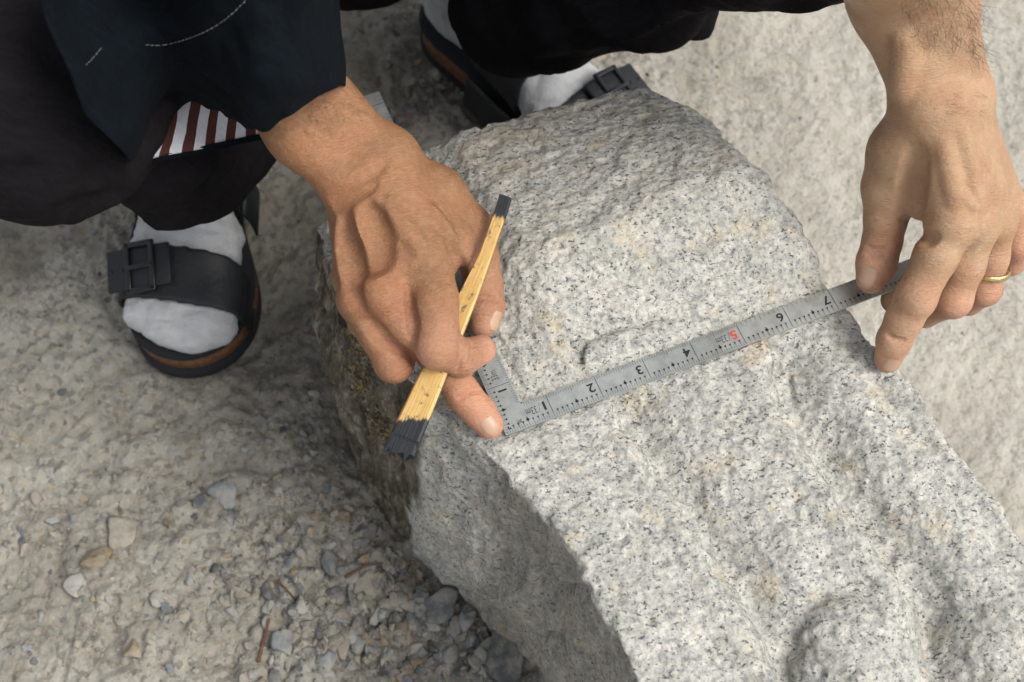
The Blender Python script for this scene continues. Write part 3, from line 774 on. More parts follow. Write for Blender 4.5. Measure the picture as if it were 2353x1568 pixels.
def hand_field(lo, hi, palm, fing, h=.00095, carve=None):
    F_ = Field(lo, hi, h)
    for (pts, k) in palm: F_.chain([(H(*p[:3]), p[3]) for p in pts], k)
    G = Field(lo, hi, h)
    for nme, pts in fing.items():
        T_ = Field(lo, hi, h); T_.chain([(H(*p[:3]), p[3]) for p in pts], .0035)
        G.d = smin(G.d, T_.d, .0010)
    F_.d = smin(F_.d, G.d, .0062)
    return F_
pa = [H(*p[:3]) for pts, _ in palmA for p in pts if p[1] > -60] + [H(*p[:3]) for f_ in fingA.values() for p in f_]
loA, hiA = np.min(pa, 0) - .022, np.max(pa, 0) + .022
FA = hand_field(loA, hiA, palmA, fingA)
def on(F_, u, v, off=0.0):
    p = F_.surf(u, v); return None if p is None else p + F_.normal(p) * off
def ridge(F_, pts, r, off, k=.004, n=14):
    q = spl([(u, v, 0) for u, v in pts], n); P_ = [on(F_, a, b, off) for a, b, _ in q]; return [p for p in P_ if p is not None]
def add_ridges(F_, L):
    todo = []
    for (pts, r, off, k, mode) in L: todo.append((ridge(F_, pts, r, off), r, k, mode))
    for P_, r, k, mode in todo:
        n = len(P_)
        for i in range(n - 1):
            e0 = .45 + .55 * math.sin(math.pi * (i + .5) / n) ** .5
            F_.cone(P_[i], P_[i + 1], r * e0, r * e0, k, None, mode)
add_ridges(FA, [
 # tendons
 ([(868, 470), (925, 520), (965, 575)], .0030, -.0022, .006, 'add'), ([(820, 490), (838, 560), (843, 625)], .0030, -.0018, .0055, 'add'),
 ([(780, 510), (783, 580), (795, 645)], .0022, -.0014, .005, 'add'),
 # veins
 ([(868, 470), (882, 530), (895, 578), (872, 620), (836, 648)], .0023, -.0007, .0045, 'add'), ([(900, 455), (890, 500), (893, 560)], .0016, -.0006, .004, 'add'),
 ([(990, 480), (1020, 520), (1045, 560)], .0016, -.0008, .005, 'add'), ([(775, 560), (800, 610), (808, 660)], .0016, -.0006, .004, 'add'),
 # hollows between tendons and the wrist fold
 ([(853, 488), (866, 545), (870, 590), (848, 624)], .0036, .0021, .009, 'cut'), ([(797, 508), (808, 580), (818, 640), (828, 690)], .0036, .0018, .008, 'cut'), ([(846, 742), (880, 780), (925, 812), (945, 830)], .0026, .0010, .005, 'cut'), ([(948, 690), (952, 750), (962, 800)], .0018, .0006, .004, 'cut'),
 ([(1035, 565), (1050, 590), (1056, 605)], .0024, .0012, .005, 'cut'),
 ([(765, 462), (800, 440), (845, 405), (880, 380)], .0016, .0010, .005, 'cut'), ([(772, 480), (815, 455), (860, 425)], .0012, .0006, .004, 'cut'),
 ([(1060, 640), (1062, 615), (1052, 600)], .0026, .0006, .003, 'cut'),
 # joint creases
 ([(1048, 905), (1072, 890), (1095, 884)], .0009, .0002, .0025, 'cut'), ([(1054, 917), (1078, 902), (1100, 896)], .0008, .0002, .0022, 'cut'),
 ([(1078, 840), (1086, 815), (1085, 790)], .0008, .0002, .0022, 'cut'), ([(1050, 852), (1056, 820), (1054, 780)], .0007, .0002, .002, 'cut'),
 ([(1088, 690), (1115, 684), (1140, 690)], .0007, .0001, .002, 'cut')])
for (u, v, z, r) in ((972, 575, .3525, .0085), (873, 668, .3535, .0075), (822, 688, .341, .0070), (1000, 800, .338, .0085), (905, 836, .316, .0078)):
    FA.cone(H(u, v, z), H(u + 2, v + 4, z), r, r, .007)
# ---- the hand on the right
fingB = {
 'thumb':  [(2044, 430, .334, .0150), (2036, 500, .320, .0124), (2027, 556, .308, .0112), (2014, 605, .301, .0116), (2002, 640, .2975, .0090)],
 'index':  [(2190, 505, .347, .0132), (2150, 590, .334, .0122), (2104, 684, .317, .0112), (2077, 735, .306, .0103), (2055, 782, .296, .0098), (2041, 824, .282, .0082)],
 'middle': [(2243, 515, .338, .0124), (2215, 610, .320, .0116), (2188, 686, .300, .0108), (2125, 716, .275, .0092), (2054, 690, .2690, .0080)],
 'ring':   [(2288, 505, .326, .0114), (2276, 590, .306, .0104), (2262, 664, .287, .0100), (2225, 690, .264, .0088), (2180, 670, .262, .0080)],
 'little': [(2316, 480, .312, .0105), (2338, 560, .292, .0092), (2322, 600, .272, .0086), (2280, 600, .262, .0078)]}
palmB = [
 ([(1950, -330, .560, .034), (2010, -150, .485, .029), (2056, 0, .432, .0222), (2122, 225, .388, .0160)], .012),
 ([(2070, -330, .560, .034), (2110, -150, .480, .029), (2140, 0, .428, .0225), (2210, 210, .384, .0158)], .012),
 ([(2122, 232, .386, .0160), (2210, 222, .384, .0152)], .010),
 ([(2150, 260, .388, .0160), (2190, 505, .347, .0128)], .010),
 ([(2180, 260, .386, .0150), (2243, 515, .338, .0120)], .010),
 ([(2210, 255, .378, .0145), (2288, 505, .326, .0112)], .010),
 ([(2222, 270, .364, .0145), (2316, 480, .312, .0108)], .010),
 ([(2118, 270, .376, .0155), (2070, 350, .354, .0165), (2044, 430, .334, .0150)], .012),
 ([(2120, 330, .362, .0165), (2120, 450, .340, .0130)], .014),
 ([(2170, 380, .345, .0180), (2220, 480, .322, .0140)], .012),
]
pb = [H(*p[:3]) for pts, _ in palmB for p in pts if p[1] > -160] + [H(*p[:3]) for f_ in fingB.values() for p in f_]
loB, hiB = np.min(pb, 0) - .020, np.max(pb, 0) + .020
FB = hand_field(loB, hiB, palmB, fingB)
add_ridges(FB, [
 ([(2170, 330), (2185, 400), (2200, 470)], .0026, -.0020, .006, 'add'), ([(2215, 300), (2235, 390), (2250, 480)], .0026, -.0018, .006, 'add'),
 ([(2250, 330), (2275, 410), (2292, 480)], .0022, -.0014, .005, 'add'),
 ([(2230, 370), (2258, 420), (2262, 480)], .0014, -.0006, .004, 'add'), ([(2180, 430), (2215, 455), (2240, 480)], .0013, -.0006, .004, 'add'),
 ([(2062, 215), (2080, 150), (2075, 80)], .0030, -.0016, .008, 'add'),
 ([(2110, 350), (2100, 430), (2088, 490)], .0040, .0026, .008, 'cut'), ([(2078, 505), (2100, 525), (2125, 548), (2150, 545)], .0022, .0010, .004, 'cut'),
 ([(2080, 498), (2095, 510), (2110, 512)], .0010, .0002, .002, 'cut'), ([(2118, 552), (2130, 560), (2142, 558)], .0010, .0002, .002, 'cut'),
 ([(1990, 580), (2010, 590), (2030, 588)], .0008, .0002, .0022, 'cut'), ([(1992, 566), (2012, 576), (2032, 572)], .0007, .0002, .002, 'cut'),
 ([(2090, 690), (2115, 702), (2140, 690)], .0008, .0002, .0022, 'cut'), ([(2086, 708), (2110, 716), (2132, 706)], .0007, .0002, .002, 'cut'),
 ([(2040, 770), (2060, 782), (2080, 784)], .0007, .0001, .002, 'cut')])
for (u, v, z, r) in ((2190, 512, .350, .0085), (2245, 520, .342, .0080), (2286, 508, .330, .0078), (2104, 684, .321, .0085), (2190, 688, .304, .0080)):
    FB.cone(H(u, v, z), H(u + 2, v + 4, z), r, r, .007)

def skin_cols(V_, spots, base, red=(.45, .15, .09), pink=(.55, .28, .19)):
    c = np.repeat(np.array([base]), len(V_), 0).astype(float)
    for (u, v, z, s_, kind, amt) in spots:
        p = H(u, v, z); wgt = (amt * np.exp(-((np.linalg.norm(V_ - p, axis=1)) / s_) ** 2))[:, None]
        c = c * (1 - wgt) + np.array(red if kind == 'r' else pink) * wgt
    return c
BASE_A, BASE_B = (.250, .130, .063), (.40, .260, .155)
spA = [(958, 585, .35, .010, 'r', .7), (873, 676, .35, .013, 'r', .55), (930, 780, .32, .016, 'p', .35), (1000, 800, .335, .018, 'p', .7), (1125, 975, .295, .022, 'p', .8), (1110, 800, .315, .018, 'p', .8),
       (1113, 740, .3, .026, 'p', .6), (905, 835, .31, .018, 'r', .35), (1060, 600, .33, .014, 'p', .7), (822, 690, .34, .010, 'r', .3), (1062, 905, .302, .010, 'r', .35)]
spB = [(2000, 640, .30, .020, 'p', .7), (2040, 830, .28, .022, 'p', .8), (2104, 684, .317, .014, 'p', .7), (2262, 664, .287, .03, 'p', .7), (2338, 560, .29, .025, 'p', .9),
       (2085, 505, .345, .010, 'r', .5), (2125, 555, .33, .010, 'r', .5), (2190, 690, .3, .02, 'p', .6), (2027, 560, .31, .014, 'r', .3)]
def skcoord(V_, a, b):
    "coordinates for the fine skin lines: stretched along the width of the limb"
    a, b = np.array(a), np.array(b); d = nrm(b - a); al = (V_ - a) @ d
    o_ = (V_ - a) - al[:, None] * d
    return np.concatenate([(al * 1300)[:, None], o_[:, :1] * 330, o_[:, 2:] * 330], 1)
VA, QA = FA.mesh(2); VB, QB = FB.mesh(2)
cA = skin_cols(VA, spA, BASE_A); cB = skin_cols(VB, spB, BASE_B)
# reddish weathering of the wrist on the left hand
cA = cA * (1 + .16 * fbm(VA, 45, 3, .6, 44))[:, None]; cB = cB * (1 + .12 * fbm(VB, 45, 3, .6, 45))[:, None]
dst = smooth01((fbm(VB, 330, 2, .6, 46) - .62) * 6) * np.exp(-((np.linalg.norm(VB - H(2215, 500, .35), axis=1)) / .030) ** 2); cB = cB * (1 - .28 * dst[:, None]) + np.array((.62, .56, .48)) * .28 * dst[:, None]
wr = np.exp(-((np.linalg.norm(VA - H(790, 420, .365), axis=1)) / .030) ** 2)[:, None] * .35; cA = cA * (1 - wr) + np.array((.42, .17, .08)) * wr
skA = skcoord(VA, H(840, 395, .36), H(930, 640, .34)); skB = skcoord(VB, H(2162, 215, .385), H(2200, 500, .34))
# ------------------------------------------------------------------ person: one Empty, one body mesh, clothing as children
person = thing('person', (float(W(600, 200, 0)[0]), .86, 0), 'squatting person in navy jacket, dark trousers, white socks and black sandals, hands on the rule', 'person')
# coarse body under the clothes (torso, head, upper arms, legs), grown as one field
hip = np.array([-.08, 1.02, .22]); chest = np.array([-.06, .88, .56]); neck = np.array([-.05, .80, .74]); head = np.array([-.04, .745, .84])
shR = np.array([-.25, .85, .66]); shL = np.array([.14, .84, .66])
elR = H(450, -110, .445) + np.array([-.01, .02, .01]); elL = H(2010, -330, .560)
kneeR = H(60, 178, .40); kneeL = H(1820, -300, .42)
FTR, FTL = ((434, 845), (475, 200)), ((1482, 478), (990, 0))
def foot_axis(tu, hu):
    T_ = W(*tu, .02); d = nrm((T_ - W(*hu, .02)) * [1, 1, 0]); return np.array([T_[0], T_[1], 0]) - d * .272, d
ankR, ankL = [foot_axis(*f_)[0] + foot_axis(*f_)[1] * .052 + [0, 0, .115] for f_ in (FTR, FTL)]
hipR = hip + np.array([-.09, 0, .0]); hipL = hip + np.array([.09, 0, .0])
Fb = Field((-.62, .25, 0), (.52, 1.32, 1.02), .0085)
Fb.cone(hip, chest, .115, .125, .03); Fb.cone(chest, neck, .10, .055, .04); Fb.cone(neck, head, .05, .055, .02)
Fb.cone(head + [0, .015, .02], head + [0, -.03, -.045], .082, .058, .02); Fb.cone(head + [0, -.085, -.02], head + [0, -.098, -.04], .010, .012, .012)
for s_, sh, el in ((-1, shR, elR), (1, shL, elL)):
    Fb.cone(chest + [0, 0, .09], sh, .07, .055, .03); Fb.cone(sh, el, .050, .036, .02)
Fb.cone(elR, H(560, 60, .42), .028, .022, .01); [Fb.chain([(H(*p[:3]), p[3] - d_) for p, d_ in zip(pts_[:3], (0, .0004, .0012))], .012) for pts_, k_ in palmB[:2]]
for hp, kn, an in ((hipR, kneeR, ankR), (hipL, kneeL, ankL)):
    Fb.cone(hp, kn, .075, .045, .03); Fb.cone(kn, an, .042, .030, .02)
Vb, Qb = Fb.mesh(2)
cb = np.where(Vb[:, :1] > .05, np.array([BASE_B]), np.array([BASE_A])); skb = skcoord(Vb, chest, neck)
n1, n2 = len(VA), len(VA) + len(VB)
me = make_mesh('body', np.concatenate([VA, VB, Vb]), np.concatenate([QA, QB + n1, Qb + n2]))
add_attr(me, 'col', np.concatenate([cA, cB, cb])); add_attr(me, 'sk', np.concatenate([skA, skB, skb]))
obj('body', me, M_SKIN, person)
# hair cap
Fh = Field(head - .13, head + .13, .006); Fh.cone(head + [0, .022, .030], head + [0, .03, -.005], .086, .082, .01)
Fh.cone(head + [0, -.16, -.06], head + [0, -.05, -.12], .09, .08, .02, None, 'cut')
v, q = Fh.mesh(2); obj('hair', make_mesh('hair', v, q), M_HAIR, person)

# fingernails
def nail(F_, u, v, d_uv, Lm, Wm, nudge=0.0):
    c = F_.surf(u, v); 
    if c is None: return
    n_ = F_.normal(c); q = F_.surf(u + d_uv[0], v + d_uv[1])
    if q is None: q = H(u + d_uv[0], v + d_uv[1], c[2])
    t = nrm((q - c) - n_ * ((q - c) @ n_)); s_ = np.cross(n_, t); vs = []; nu, nv = 11, 11
    for i in range(nv):
        b = -1 + 2 * i / (nv - 1)
        for j in range(nu):
            a = -1 + 2 * j / (nu - 1); wdt = Wm * math.sqrt(max(.02, 1 - .55 * abs(b) ** (3.0 if b > 0 else 2.2)))
            p = c + t * (b * Lm) + s_ * (a * wdt)
            for _ in range(4): p = p - F_.normal(p) * float(F_.sample(p))
            lift = .00045 * (1 - a ** 4) * (1 - .6 * max(0, -b) ** 2) + .00005
            vs.append(p + F_.normal(p) * lift)
    fs = np.array([(i * nu + j, i * nu + j + 1, (i + 1) * nu + j + 1, (i + 1) * nu + j) for i in range(nv - 1) for j in range(nu - 1)])
    o = obj('fingernail', make_mesh('fingernail', np.array(vs), fs), M_NAIL, person)
nail(FA, 1128, 982, (6, 12), .0058, .0052)
nail(FA, 1140, 738, (-6, 18), .0056, .0042)
nail(FB, 1990, 640, (-6, 16), .0070, .0060)
nail(FB, 2048, 838, (-10, 14), .0055, .0048)

# gold ring
rc = H(2276, 622, .298); rd = nrm(H(2262, 664, .287) - H(2276, 590, .306))
mb = MB(); a1 = nrm(np.cross(rd, (0, 0, 1))); a2 = np.cross(rd, a1); vs, fs = [], []; nr = 48
pr = [(.01065, -.0020), (.01125, -.0016), (.01135, 0), (.01125, .0016), (.01065, .0020), (.0100, 0)]
for k in range(nr):
    an = 2 * math.pi * k / nr
    for r_, o_ in pr: vs.append(rc + (a1 * math.cos(an) + a2 * math.sin(an)) * (r_ + (.00012 if k % 2 else 0)) + rd * o_)
m_ = len(pr); fs = [(k * m_ + j, k * m_ + (j + 1) % m_, ((k + 1) % nr) * m_ + (j + 1) % m_, ((k + 1) % nr) * m_ + j) for k in range(nr) for j in range(m_)]
mb.add(vs, fs); obj('finger_ring', mb.mesh('finger_ring'), M_GOLD, person, label='narrow engraved gold ring')

# arm hair
mb = MB()
def hairs(F_, n, cu, cv, su, sv, d0, Ls, r=.00008):
    for _ in range(n):
        u, v = RNG.uniform(cu - su, cu + su), RNG.uniform(cv - sv, cv + sv); p = F_.surf(u, v)
        if p is None: continue
        N_ = F_.normal(p); a = RNG.normal(0, .5) + d0; q = F_.surf(u + 10 * math.cos(a), v + 10 * math.sin(a)); 
        t = nrm((q if q is not None else H(u + 10 * math.cos(a), v + 10 * math.sin(a), p[2])) - p); L = RNG.uniform(*Ls); s_ = np.cross(N_, t) * RNG.normal(0, .35)
        pts = [p + t * L * k / 4 + s_ * L * (k / 4) ** 2 + N_ * (.0002 + L * .28 * math.sin(k / 4 * 2.2)) for k in range(5)]
        mb.add(*tube(pts, [r, r, r * .9, r * .7, r * .3], 4, False))
hairs(FB, 190, 2165, 30, 95, 75, 1.2, (.006, .014)); hairs(FB, 55, 2245, 90, 25, 70, 1.0, (.006, .013)); hairs(FB, 26, 2215, 240, 45, 30, .5, (.004, .009), .00006)
hairs(FA, 60, 770, 235, 60, 45, .9, (.003, .007), .00006); hairs(FA, 40, 700, 300, 60, 40, .9, (.003, .006), .00005)
obj('arm_hair', mb.mesh('arm_hair', False), M_HAIR, person, kind='stuff', label='fine dark arm hair')

# ------------------------------------------------------------------ feet: sock + sandal
def foot(toe_uv, heel_uv, ank, mirror, lab, straps=((.106, .150, -.12), (.196, .240, -.20))):
    T_ = W(*toe_uv, .02); Hh = W(*heel_uv, .02); d = nrm((T_ - Hh) * [1, 1, 0]); L = .272; Hh = np.array([T_[0], T_[1], 0]) - d * L
    lft = np.array([-d[1], d[0], 0]) * mirror
    def P_(x, y, z): return np.array([Hh[0], Hh[1], 0.]) + d * x + lft * y + np.array([0, 0, z])
    # sole outline, y > 0 is the big-toe side
    out = [(0, 0), (.006, .022), (.03, .034), (.08, .032), (.13, .033), (.17, .043), (.205, .050), (.235, .046), (.257, .031), (.2685, .008), (.2665, -.017), (.251, -.038), (.225, -.048), (.19, -.053), (.14, -.046), (.08, -.037), (.03, -.034), (.006, -.022)]
    pts = spl([(a, b, 0) for a, b in out + [out[0]]], 90)[:-1]
    def slab(name, z0, z1, grow, m, par, lip=0):
        mb = MB(); n = len(pts); c = np.array([.14, 0, 0]); rings = []
        for (z, g_) in ((z0, grow - .0015), (z0 + .0015, grow), (z1 - .0015, grow), (z1, grow - .0015)):
            rings.append([P_(*(c[:2] + (p[:2] - c[:2]) * (1 + g_ / .05)), z) for p in pts])
        vs = [x for r_ in rings for x in r_]; fs = [(i * n + k, i * n + (k + 1) % n, (i + 1) * n + (k + 1) % n, (i + 1) * n + k) for i in range(3) for k in range(n)]
        fs += [tuple(range(n))[::-1], tuple(3 * n + k for k in range(n))]; mb.add(vs, fs)
        me = mb.mesh(name); bm = bmesh.new(); bm.from_mesh(me); bmesh.ops.recalc_face_normals(bm, faces=bm.faces); bm.to_mesh(me); bm.free()
        return obj(name, me, m, par)
    sand = slab('sandal', .030, .036, .0010, M_OUT, person)
    sand['label'] = lab
    slab('cork_layer', .011, .0298, .0000, M_CORK, sand); slab('outsole', .000, .0112, .0012, M_OUT, sand)
    lo = np.min([P_(x, y, z) for x in (-.02, .29) for y in (-.08, .08) for z in (0, .30)], 0); hi = np.max([P_(x, y, z) for x in (-.02, .29) for y in (-.08, .08) for z in (0, .22)], 0)
    f_ = Field(lo, hi, .0022); z0 = .035
    C = lambda a, b, ra, rb, k=.02, fl=None: f_.cone(P_(*a), P_(*b), ra, rb, k, fl)
    C((.035, 0, z0 + .026), (.12, -.004, z0 + .030), .029, .028); C((.045, 0, z0 + .04), (.10, 0, z0 + .055), .030, .026)
    C((.10, .006, z0 + .050), (.185, .016, z0 + .022), .026, .020); C((.12, -.012, z0 + .026), (.19, -.026, z0 + .016), .024, .017)
    C((.18, .022, z0 + .018), (.250, .026, z0 + .012), .021, .0150, .018); C((.185, .0, z0 + .017), (.258, .006, z0 + .010), .018, .0135, .018); C((.19, -.024, z0 + .015), (.237, -.034, z0 + .011), .0180, .0135, .018)
    C((.19, -.01, z0 + .016), (.251, -.014, z0 + .011), .0180, .0138, .018)
    f_.cone(P_(.050, 0, z0 + .045), ank, .034, .034, .02); f_.cone(ank, ank + np.array([0, 0, .09]) + d * .04, .034, .042, .02)
    up = f_.ax[2][None, None, :]; f_.d = -smin(-f_.d, -(z0 + .0005 - up) + 0 * f_.d, .002)
    v, q = f_.mesh(2); Nn = vnormals(v, q); v = v + Nn * (.0016 * fbm(v * [1, 1.6, 1], 55, 3, .55, 5) - .0016 * np.maximum(0, 1 - 5 * np.abs(fbm(v * [.6, 1.8, 1], 22, 2, .5, 8))))[:, None]
    obj('sock', make_mesh('sock', v, q), M_SOCK, person, label='white split-free ankle sock')
    # straps: shells of the foot inside slabs
    G = np.meshgrid(*f_.ax, indexing='ij'); rel = np.stack(G, -1) - P_(0, 0, 0); X_ = rel @ d; Y_ = rel @ lft
    wide = np.maximum(f_.d, -.05)
    for (x0, x1, skew) in straps:
        xc = X_ + skew * (Y_) * 1.0 - .05 * (G[2] - .05)
        shell = np.maximum(f_.d - .0052, -(f_.d - .0012))
        slab_ = np.maximum(x0 - xc, xc - x1)
        # sides fall to the edge of the sole
        s2 = Field(lo, hi, .0022); s2.d = np.maximum(np.maximum(shell, slab_), .030 - G[2]).astype(np.float32)
        v, q = s2.mesh(2); obj('strap', make_mesh('strap', v, q), M_LEATH, sand)
        # flaps at both sides running down to the sole, buckle on the outer side
        xm = (x0 + x1) / 2
        for sy in (-1, 1):
            yb = -sy * .046 * (1 if sy > 0 else 1); xs_ = [x0 - skew * yb, x1 - skew * yb]
            mb = MB(); vs = []; n = 8
            for k in range(n):
                t = k / (n - 1); yy = (.047 - .006 * t * t) * (-sy); z_ = .018 + t * .034
                for xx in (xs_[0] + .002, xs_[1] - .002):
                    vs.append(P_(xx, yy + (-sy) * .0022, z_)); vs.append(P_(xx, yy, z_))
            fs = []
            for k in range(n - 1):
                a = 4 * k; fs += [(a, a + 2, a + 6, a + 4), (a + 1, a + 5, a + 7, a + 3), (a, a + 4, a + 5, a + 1), (a + 2, a + 3, a + 7, a + 6)]
            fs += [(0, 1, 3, 2), (4 * n - 4, 4 * n - 2, 4 * n - 1, 4 * n - 3)]
            mb.add(vs, fs); me = mb.mesh('strap_side'); obj('strap_side', me, M_LEATH, sand)
        # strap tab and buckle, outer side (-y)
        yb = -.026; px = xm - skew * yb
        best = None
        for z_ in np.arange(.12, .03, -.0012):
            if float(f_.sample(P_(px, yb, z_))) < .0052: best = z_; break
        best = best or .06; c = P_(px, yb, best); n_ = f_.normal(c); n_ = nrm(n_ * [1, 1, 1]); al = nrm(d - n_ * (d @ n_)); ac = np.cross(n_, al); 
        if ac @ lft > 0: ac = -ac
        def bx(mb, cx, cy, cz, hx, hy, hz):
            P0 = c + al * cx + ac * cy + n_ * cz; vs = [P0 + al * sx * hx + ac * sy * hy + n_ * sz * hz for sx in (-1, 1) for sy in (-1, 1) for sz in (-1, 1)]
            mb.add(vs, [(0, 1, 3, 2), (4, 6, 7, 5), (0, 4, 5, 1), (2, 3, 7, 6), (0, 2, 6, 4), (1, 5, 7, 3)])
        mb = MB(); bx(mb, 0, .004, .0022, .0165, .026, .0016); me = mb.mesh('strap_tab', False); bev(me, .0014); obj('strap_tab', me, M_LEATH, sand)
        mb = MB(); bx(mb, 0, -.008, .0048, .0200, .0024, .0015); bx(mb, 0, .012, .0048, .0200, .0024, .0015); bx(mb, .0180, .002, .0048, .0022, .0122, .0015); bx(mb, -.0180, .002, .0048, .0022, .0122, .0015); bx(mb, 0, .002, .0062, .0018, .0110, .0010)
        me = mb.mesh('buckle', False); bev(me, .0009); obj('buckle', me, M_BUCK, sand)
        mb = MB()
        for k in range(3): 
            p0 = c + ac * (.018 + .009 * k) + n_ * .0036; mb.add(*tube([p0, p0 + n_ * .0006], [.0016, .0016], 10))
        obj('strap_hole', mb.mesh('strap_hole'), M_INK, sand)
    return P_
def bev(me, w_):
    bm = bmesh.new(); bm.from_mesh(me); bmesh.ops.recalc_face_normals(bm, faces=bm.faces); bmesh.ops.bevel(bm, geom=bm.edges[:], offset=w_, segments=2, affect='EDGES', profile=.5); bm.to_mesh(me); bm.free()
    me.polygons.foreach_set('use_smooth', [True] * len(me.polygons))
foot(*FTR, ankR, 1, 'black two-strap sandal with cork layer, toes towards the viewer, left of the block')
foot(*FTL, ankL, -1, 'black two-strap sandal half hidden behind the block', ((.088, .146, -.12), (.180, .228, -.18)))

# ------------------------------------------------------------------ trousers
Ft = Field((-.66, .30, .02), (.56, 1.36, .62), .005)
Ft.cone(hip + [0, 0, .02], hip + [0, -.03, .15], .150, .135, .05)
def leg(hp, kn, an, rk, ra):
    Ft.cone(hp, kn, .105, rk, .035); Ft.cone(kn, kn * .45 + an * .55, rk, (rk + ra) * .52, .03); Ft.cone(kn * .45 + an * .55, an, (rk + ra) * .52, ra, .02)
leg(hipR, kneeR, ankR + [0, -.01, .02], .068, .047)
leg(hipL, kneeL, ankL + [.03, 0, .05], .070, .050)
Ft.cone(H(335, 352, .27), H(475, 345, .19), .044, .040, .03); Ft.cone(H(1190, 10, .20), H(1480, -50, .27), .046, .055, .03)
v, q = Ft.mesh(2); Nn = vnormals(v, q)
fo = 1 - np.abs(fbm(v * [1.0, 1, 1.6] + .03 * fbm(v, 8, 2, .5, 2)[:, None], 12, 3, .5, 61)); v = v + Nn * (.017 * np.minimum(fo, .95) - .010 + .006 * fbm(v, 7, 2, .5, 62) + .0016 * fbm(v, 60, 2, .5, 3))[:, None]
trou = obj('trousers', make_mesh('trousers', v, q), M_BLACKC, person, label='baggy charcoal work trousers')

# ------------------------------------------------------------------ jacket: torso shell, sleeves with lining
Fj = Field((-.42, .45, .14), (.34, 1.30, .86), .007)
Fj.cone(hip + [0, .0, .03], chest, .155, .150, .04); Fj.cone(chest, neck - [0, 0, .03], .135, .085, .05); Fj.cone(chest + [0, 0, .09], shR, .095, .080, .04); Fj.cone(chest + [0, 0, .09], shL, .095, .080, .04)
Fj.cone(shR, elR + [-.01, .01, 0], .078, .042, .02); Fj.cone(shL, elL * .75 + shL * .25, .075, .062, .02)
v, q = Fj.mesh(2); Nn = vnormals(v, q); v = v + Nn * (.010 * fbm(v, 12, 3, .5, 71))[:, None]
jac = obj('jacket', make_mesh('jacket', v, q), M_NAVY, person, label='dark navy linen jacket')
def grid(rows, nu=90, nv=60, up=0):
    rows = [[(a, b, c + (up if i else up * .3)) for a, b, c in r_] for i, r_ in enumerate(rows)]
    R_ = [spl([H(*p) for p in r_], nu) for r_ in rows]; R_ = np.array(R_); return np.array([spl(R_[:, k], nv) for k in range(nu)]).transpose(1, 0, 2)
def sheet(name, G_, m, par, thick=.0016, uvname=None, fold=0.0, seed=0, **kw):
    nv, nu = G_.shape[:2]; v = G_.reshape(-1, 3); q = np.array([(i * nu + j, i * nu + j + 1, (i + 1) * nu + j + 1, (i + 1) * nu + j) for i in range(nv - 1) for j in range(nu - 1)])
    N_ = vnormals(v, q); sg = np.sign((N_ @ np.array([0, -.45, .9])).mean()); N_ = N_ * sg
    if sg < 0: q = q[:, ::-1]
    if fold: v = v + N_ * (fold * fbm(v * [1.6, .8, 1], 16, 3, .5, seed))[:, None]
    b = len(v); v2 = np.concatenate([v, v - N_ * thick]); rim = [(0, j) for j in range(nu)] + [(i, nu - 1) for i in range(1, nv)] + [(nv - 1, j) for j in range(nu - 2, -1, -1)] + [(i, 0) for i in range(nv - 2, 0, -1)]
    ri = [i * nu + j for i, j in rim]; side_ = np.array([(ri[k], ri[(k + 1) % len(ri)], ri[(k + 1) % len(ri)] + b, ri[k] + b) for k in range(len(ri))])
    me = make_mesh(name, v2, np.concatenate([q, q[:, ::-1] + b, side_]))
    uu_ = np.tile(np.linspace(0, 1, nu), nv); add_attr(me, 'across', np.concatenate([uu_, uu_]))
    return obj(name, me, m, par, **kw), v.reshape(nv, nu, 3), N_.reshape(nv, nu, 3)
sleeve_rows = [
 [(806, 212, .352), (800, 200, .385), (770, 196, .418), (720, 213, .428), (655, 258, .424), (592, 292, .404), (540, 290, .384), (480, 264, .366), (438, 240, .362), (385, 295, .366), (340, 345, .386), (300, 373, .400)],
 [(772, 120, .385), (768, 110, .412), (735, 105, .446), (680, 125, .456), (610, 165, .454), (545, 190, .438), (495, 195, .426), (450, 185, .412), (400, 180, .404), (335, 230, .412), (275, 280, .436), (228, 290, .450)],
 [(752, 30, .395), (750, 15, .435), (720, 0, .474), (660, 10, .488), (580, 30, .490), (505, 60, .476), (450, 80, .464), (395, 80, .450), (340, 80, .444), (280, 130, .450), (225, 160, .470), (175, 165, .485)],
 [(752, -60, .42), (745, -90, .46), (710, -110, .505), (640, -110, .522), (560, -100, .525), (480, -70, .515), (410, -40, .485), (350, -30, .462), (290, -20, .455), (230, 0, .478), (170, 20, .490), (125, 30, .500)],
 [(740, -200, .45), (730, -230, .50), (690, -260, .545), (620, -260, .56), (540, -250, .562), (450, -210, .55), (380, -170, .52), (310, -150, .50), (250, -140, .49), (185, -120, .52), (120, -100, .53), (70, -90, .535)]]
sl_o, SG, SN = sheet('sleeve', grid(sleeve_rows, 150, 90, .014), M_NAVY, person, .0016, fold=.007, seed=81, label='wide navy linen sleeve with pale stitching')
def stripes():
    m, n, b = mat('striped_cotton'); B = NB(n); x = B.attr('across')
    f = B.math('FRACT', B.math('MULTIPLY', B.math('ADD', x, B.math('MULTIPLY', B.noise(30, 3), .05)), 7.6))
    c = B.mix(B.ramp(f, (.50, 0.), (.53, 1.)), (.60, .62, .68), (.075, .030, .026))
    c = B.mix(.35, c, B.ramp(B.noise(500, 3), (.3, (.6, .6, .6)), (.7, (1, 1, 1))), 'MULTIPLY')
    n.links.new(c, b.inputs['Base Color']); b.inputs['Roughness'].default_value = .9; b.inputs['Specular IOR Level'].default_value = .1
    n.links.new(B.bump(B.noise(60, 4), .4, .004), b.inputs['Normal']); return m
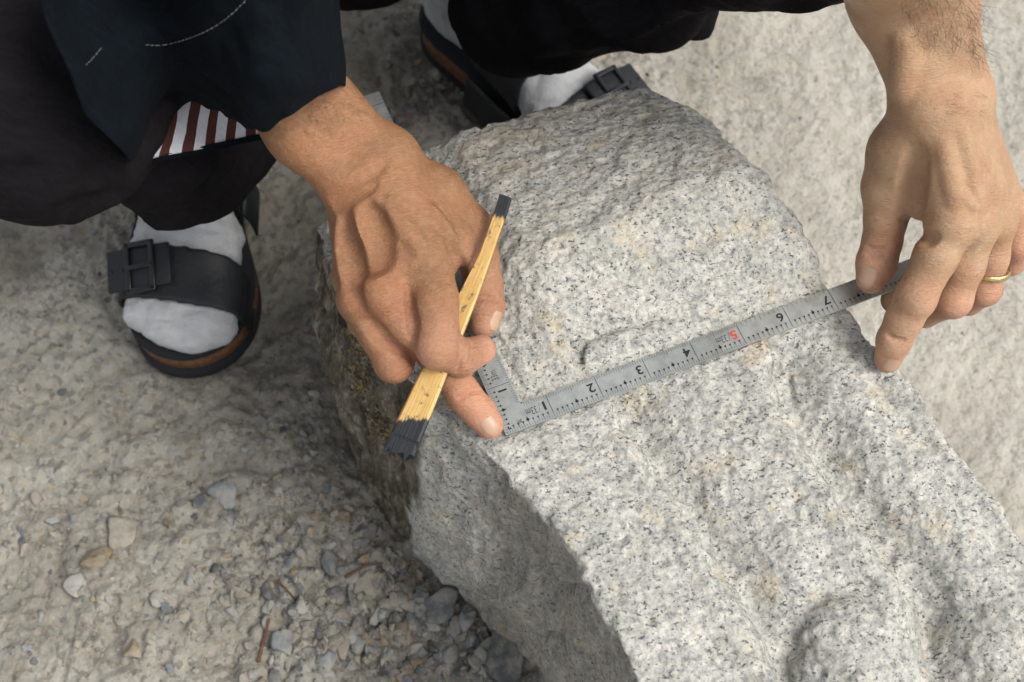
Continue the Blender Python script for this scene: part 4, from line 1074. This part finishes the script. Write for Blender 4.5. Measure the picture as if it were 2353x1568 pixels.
lining_rows = [
 [(300, 378, .362), (370, 362, .352), (450, 345, .338), (530, 328, .328), (600, 313, .330), (660, 300, .332)],
 [(330, 300, .360), (390, 290, .350), (465, 276, .344), (535, 268, .339), (600, 262, .340), (655, 258, .340)],
 [(350, 200, .345), (410, 195, .350), (480, 190, .353), (540, 190, .355), (600, 190, .355), (650, 195, .355)]]
sheet('sleeve_lining', grid(lining_rows, 80, 40), stripes(), person, .0012, fold=.0045, seed=5, label='brown and white striped lining')
# hem band under the lining (dark)
band = [[(292, 384, .3615), (370, 371, .3515), (450, 354, .3375), (530, 337, .3275), (600, 321, .3295), (664, 308, .3315)],
        [(294, 374, .3640), (370, 357, .3540), (450, 340, .3400), (530, 323, .3300), (600, 308, .3320), (662, 295, .3340)]]
sheet('hem_band', grid(band, 60, 6), M_NAVY, person, .0014)
# second layer of the jacket hanging behind the sleeve, right of it
tail = [[(735, 85, .33), (760, 90, .34), (752, 60, .36)], [(730, -10, .36), (757, -10, .37), (752, -20, .38)], [(700, -200, .42), (757, -200, .42), (750, -210, .43)]]
sheet('jacket_tail', grid(tail, 20, 30), M_NAVY, person, .003)
skirt = [[(700, 20, .17), (760, 29, .17), (850, 27, .17), (905, 14, .18), (960, -15, .20)], [(700, -120, .24), (760, -120, .24), (850, -120, .24), (910, -120, .25), (980, -120, .27)], [(700, -330, .33), (760, -330, .33), (850, -330, .33), (910, -330, .34), (980, -330, .36)]]
sheet('jacket_hem', grid(skirt, 40, 40), M_BLACKC, person, .004, fold=.004)
# pale running stitches
def stitches(name, G_, N_, path, par, step=.0042, r=.00018, m=M_THREAD):
    mb = MB(); q = spl([(a, b, 0) for a, b in path], 400); P_ = []
    flat = G_.reshape(-1, 3); pj = np.array([proj(x) for x in flat]); fn = N_.reshape(-1, 3)
    for a, b, _ in q[::4]:
        k = np.argsort((pj[:, 0] - a) ** 2 + (pj[:, 1] - b) ** 2)[:4]; wgt = 1 / (1 + np.hypot(pj[k, 0] - a, pj[k, 1] - b)); wgt /= wgt.sum()
        zc = (flat[k, 2] * wgt).sum(); P_.append(H(a, b, zc) + fn[k[0]] * .0006)
    P_ = np.array(P_); L = np.concatenate([[0], np.cumsum(np.linalg.norm(np.diff(P_, axis=0), axis=1))]); s_ = 0
    while s_ < L[-1] - step:
        seg = np.linspace(s_, s_ + step * .72, 4); pts = np.stack([np.interp(seg, L, P_[:, k]) for k in range(3)], 1); mb.add(*tube(pts, [r] * 4, 5)); s_ += step
    obj(name, mb.mesh(name), m, par)
stitches('stitching', SG, SN, [(334, 103), (375, 102), (420, 92), (470, 73), (520, 42), (560, 5), (575, -15)], sl_o)
stitches('stitching', SG, SN, [(196, 150), (215, 130), (237, 103)], sl_o, r=.00014)
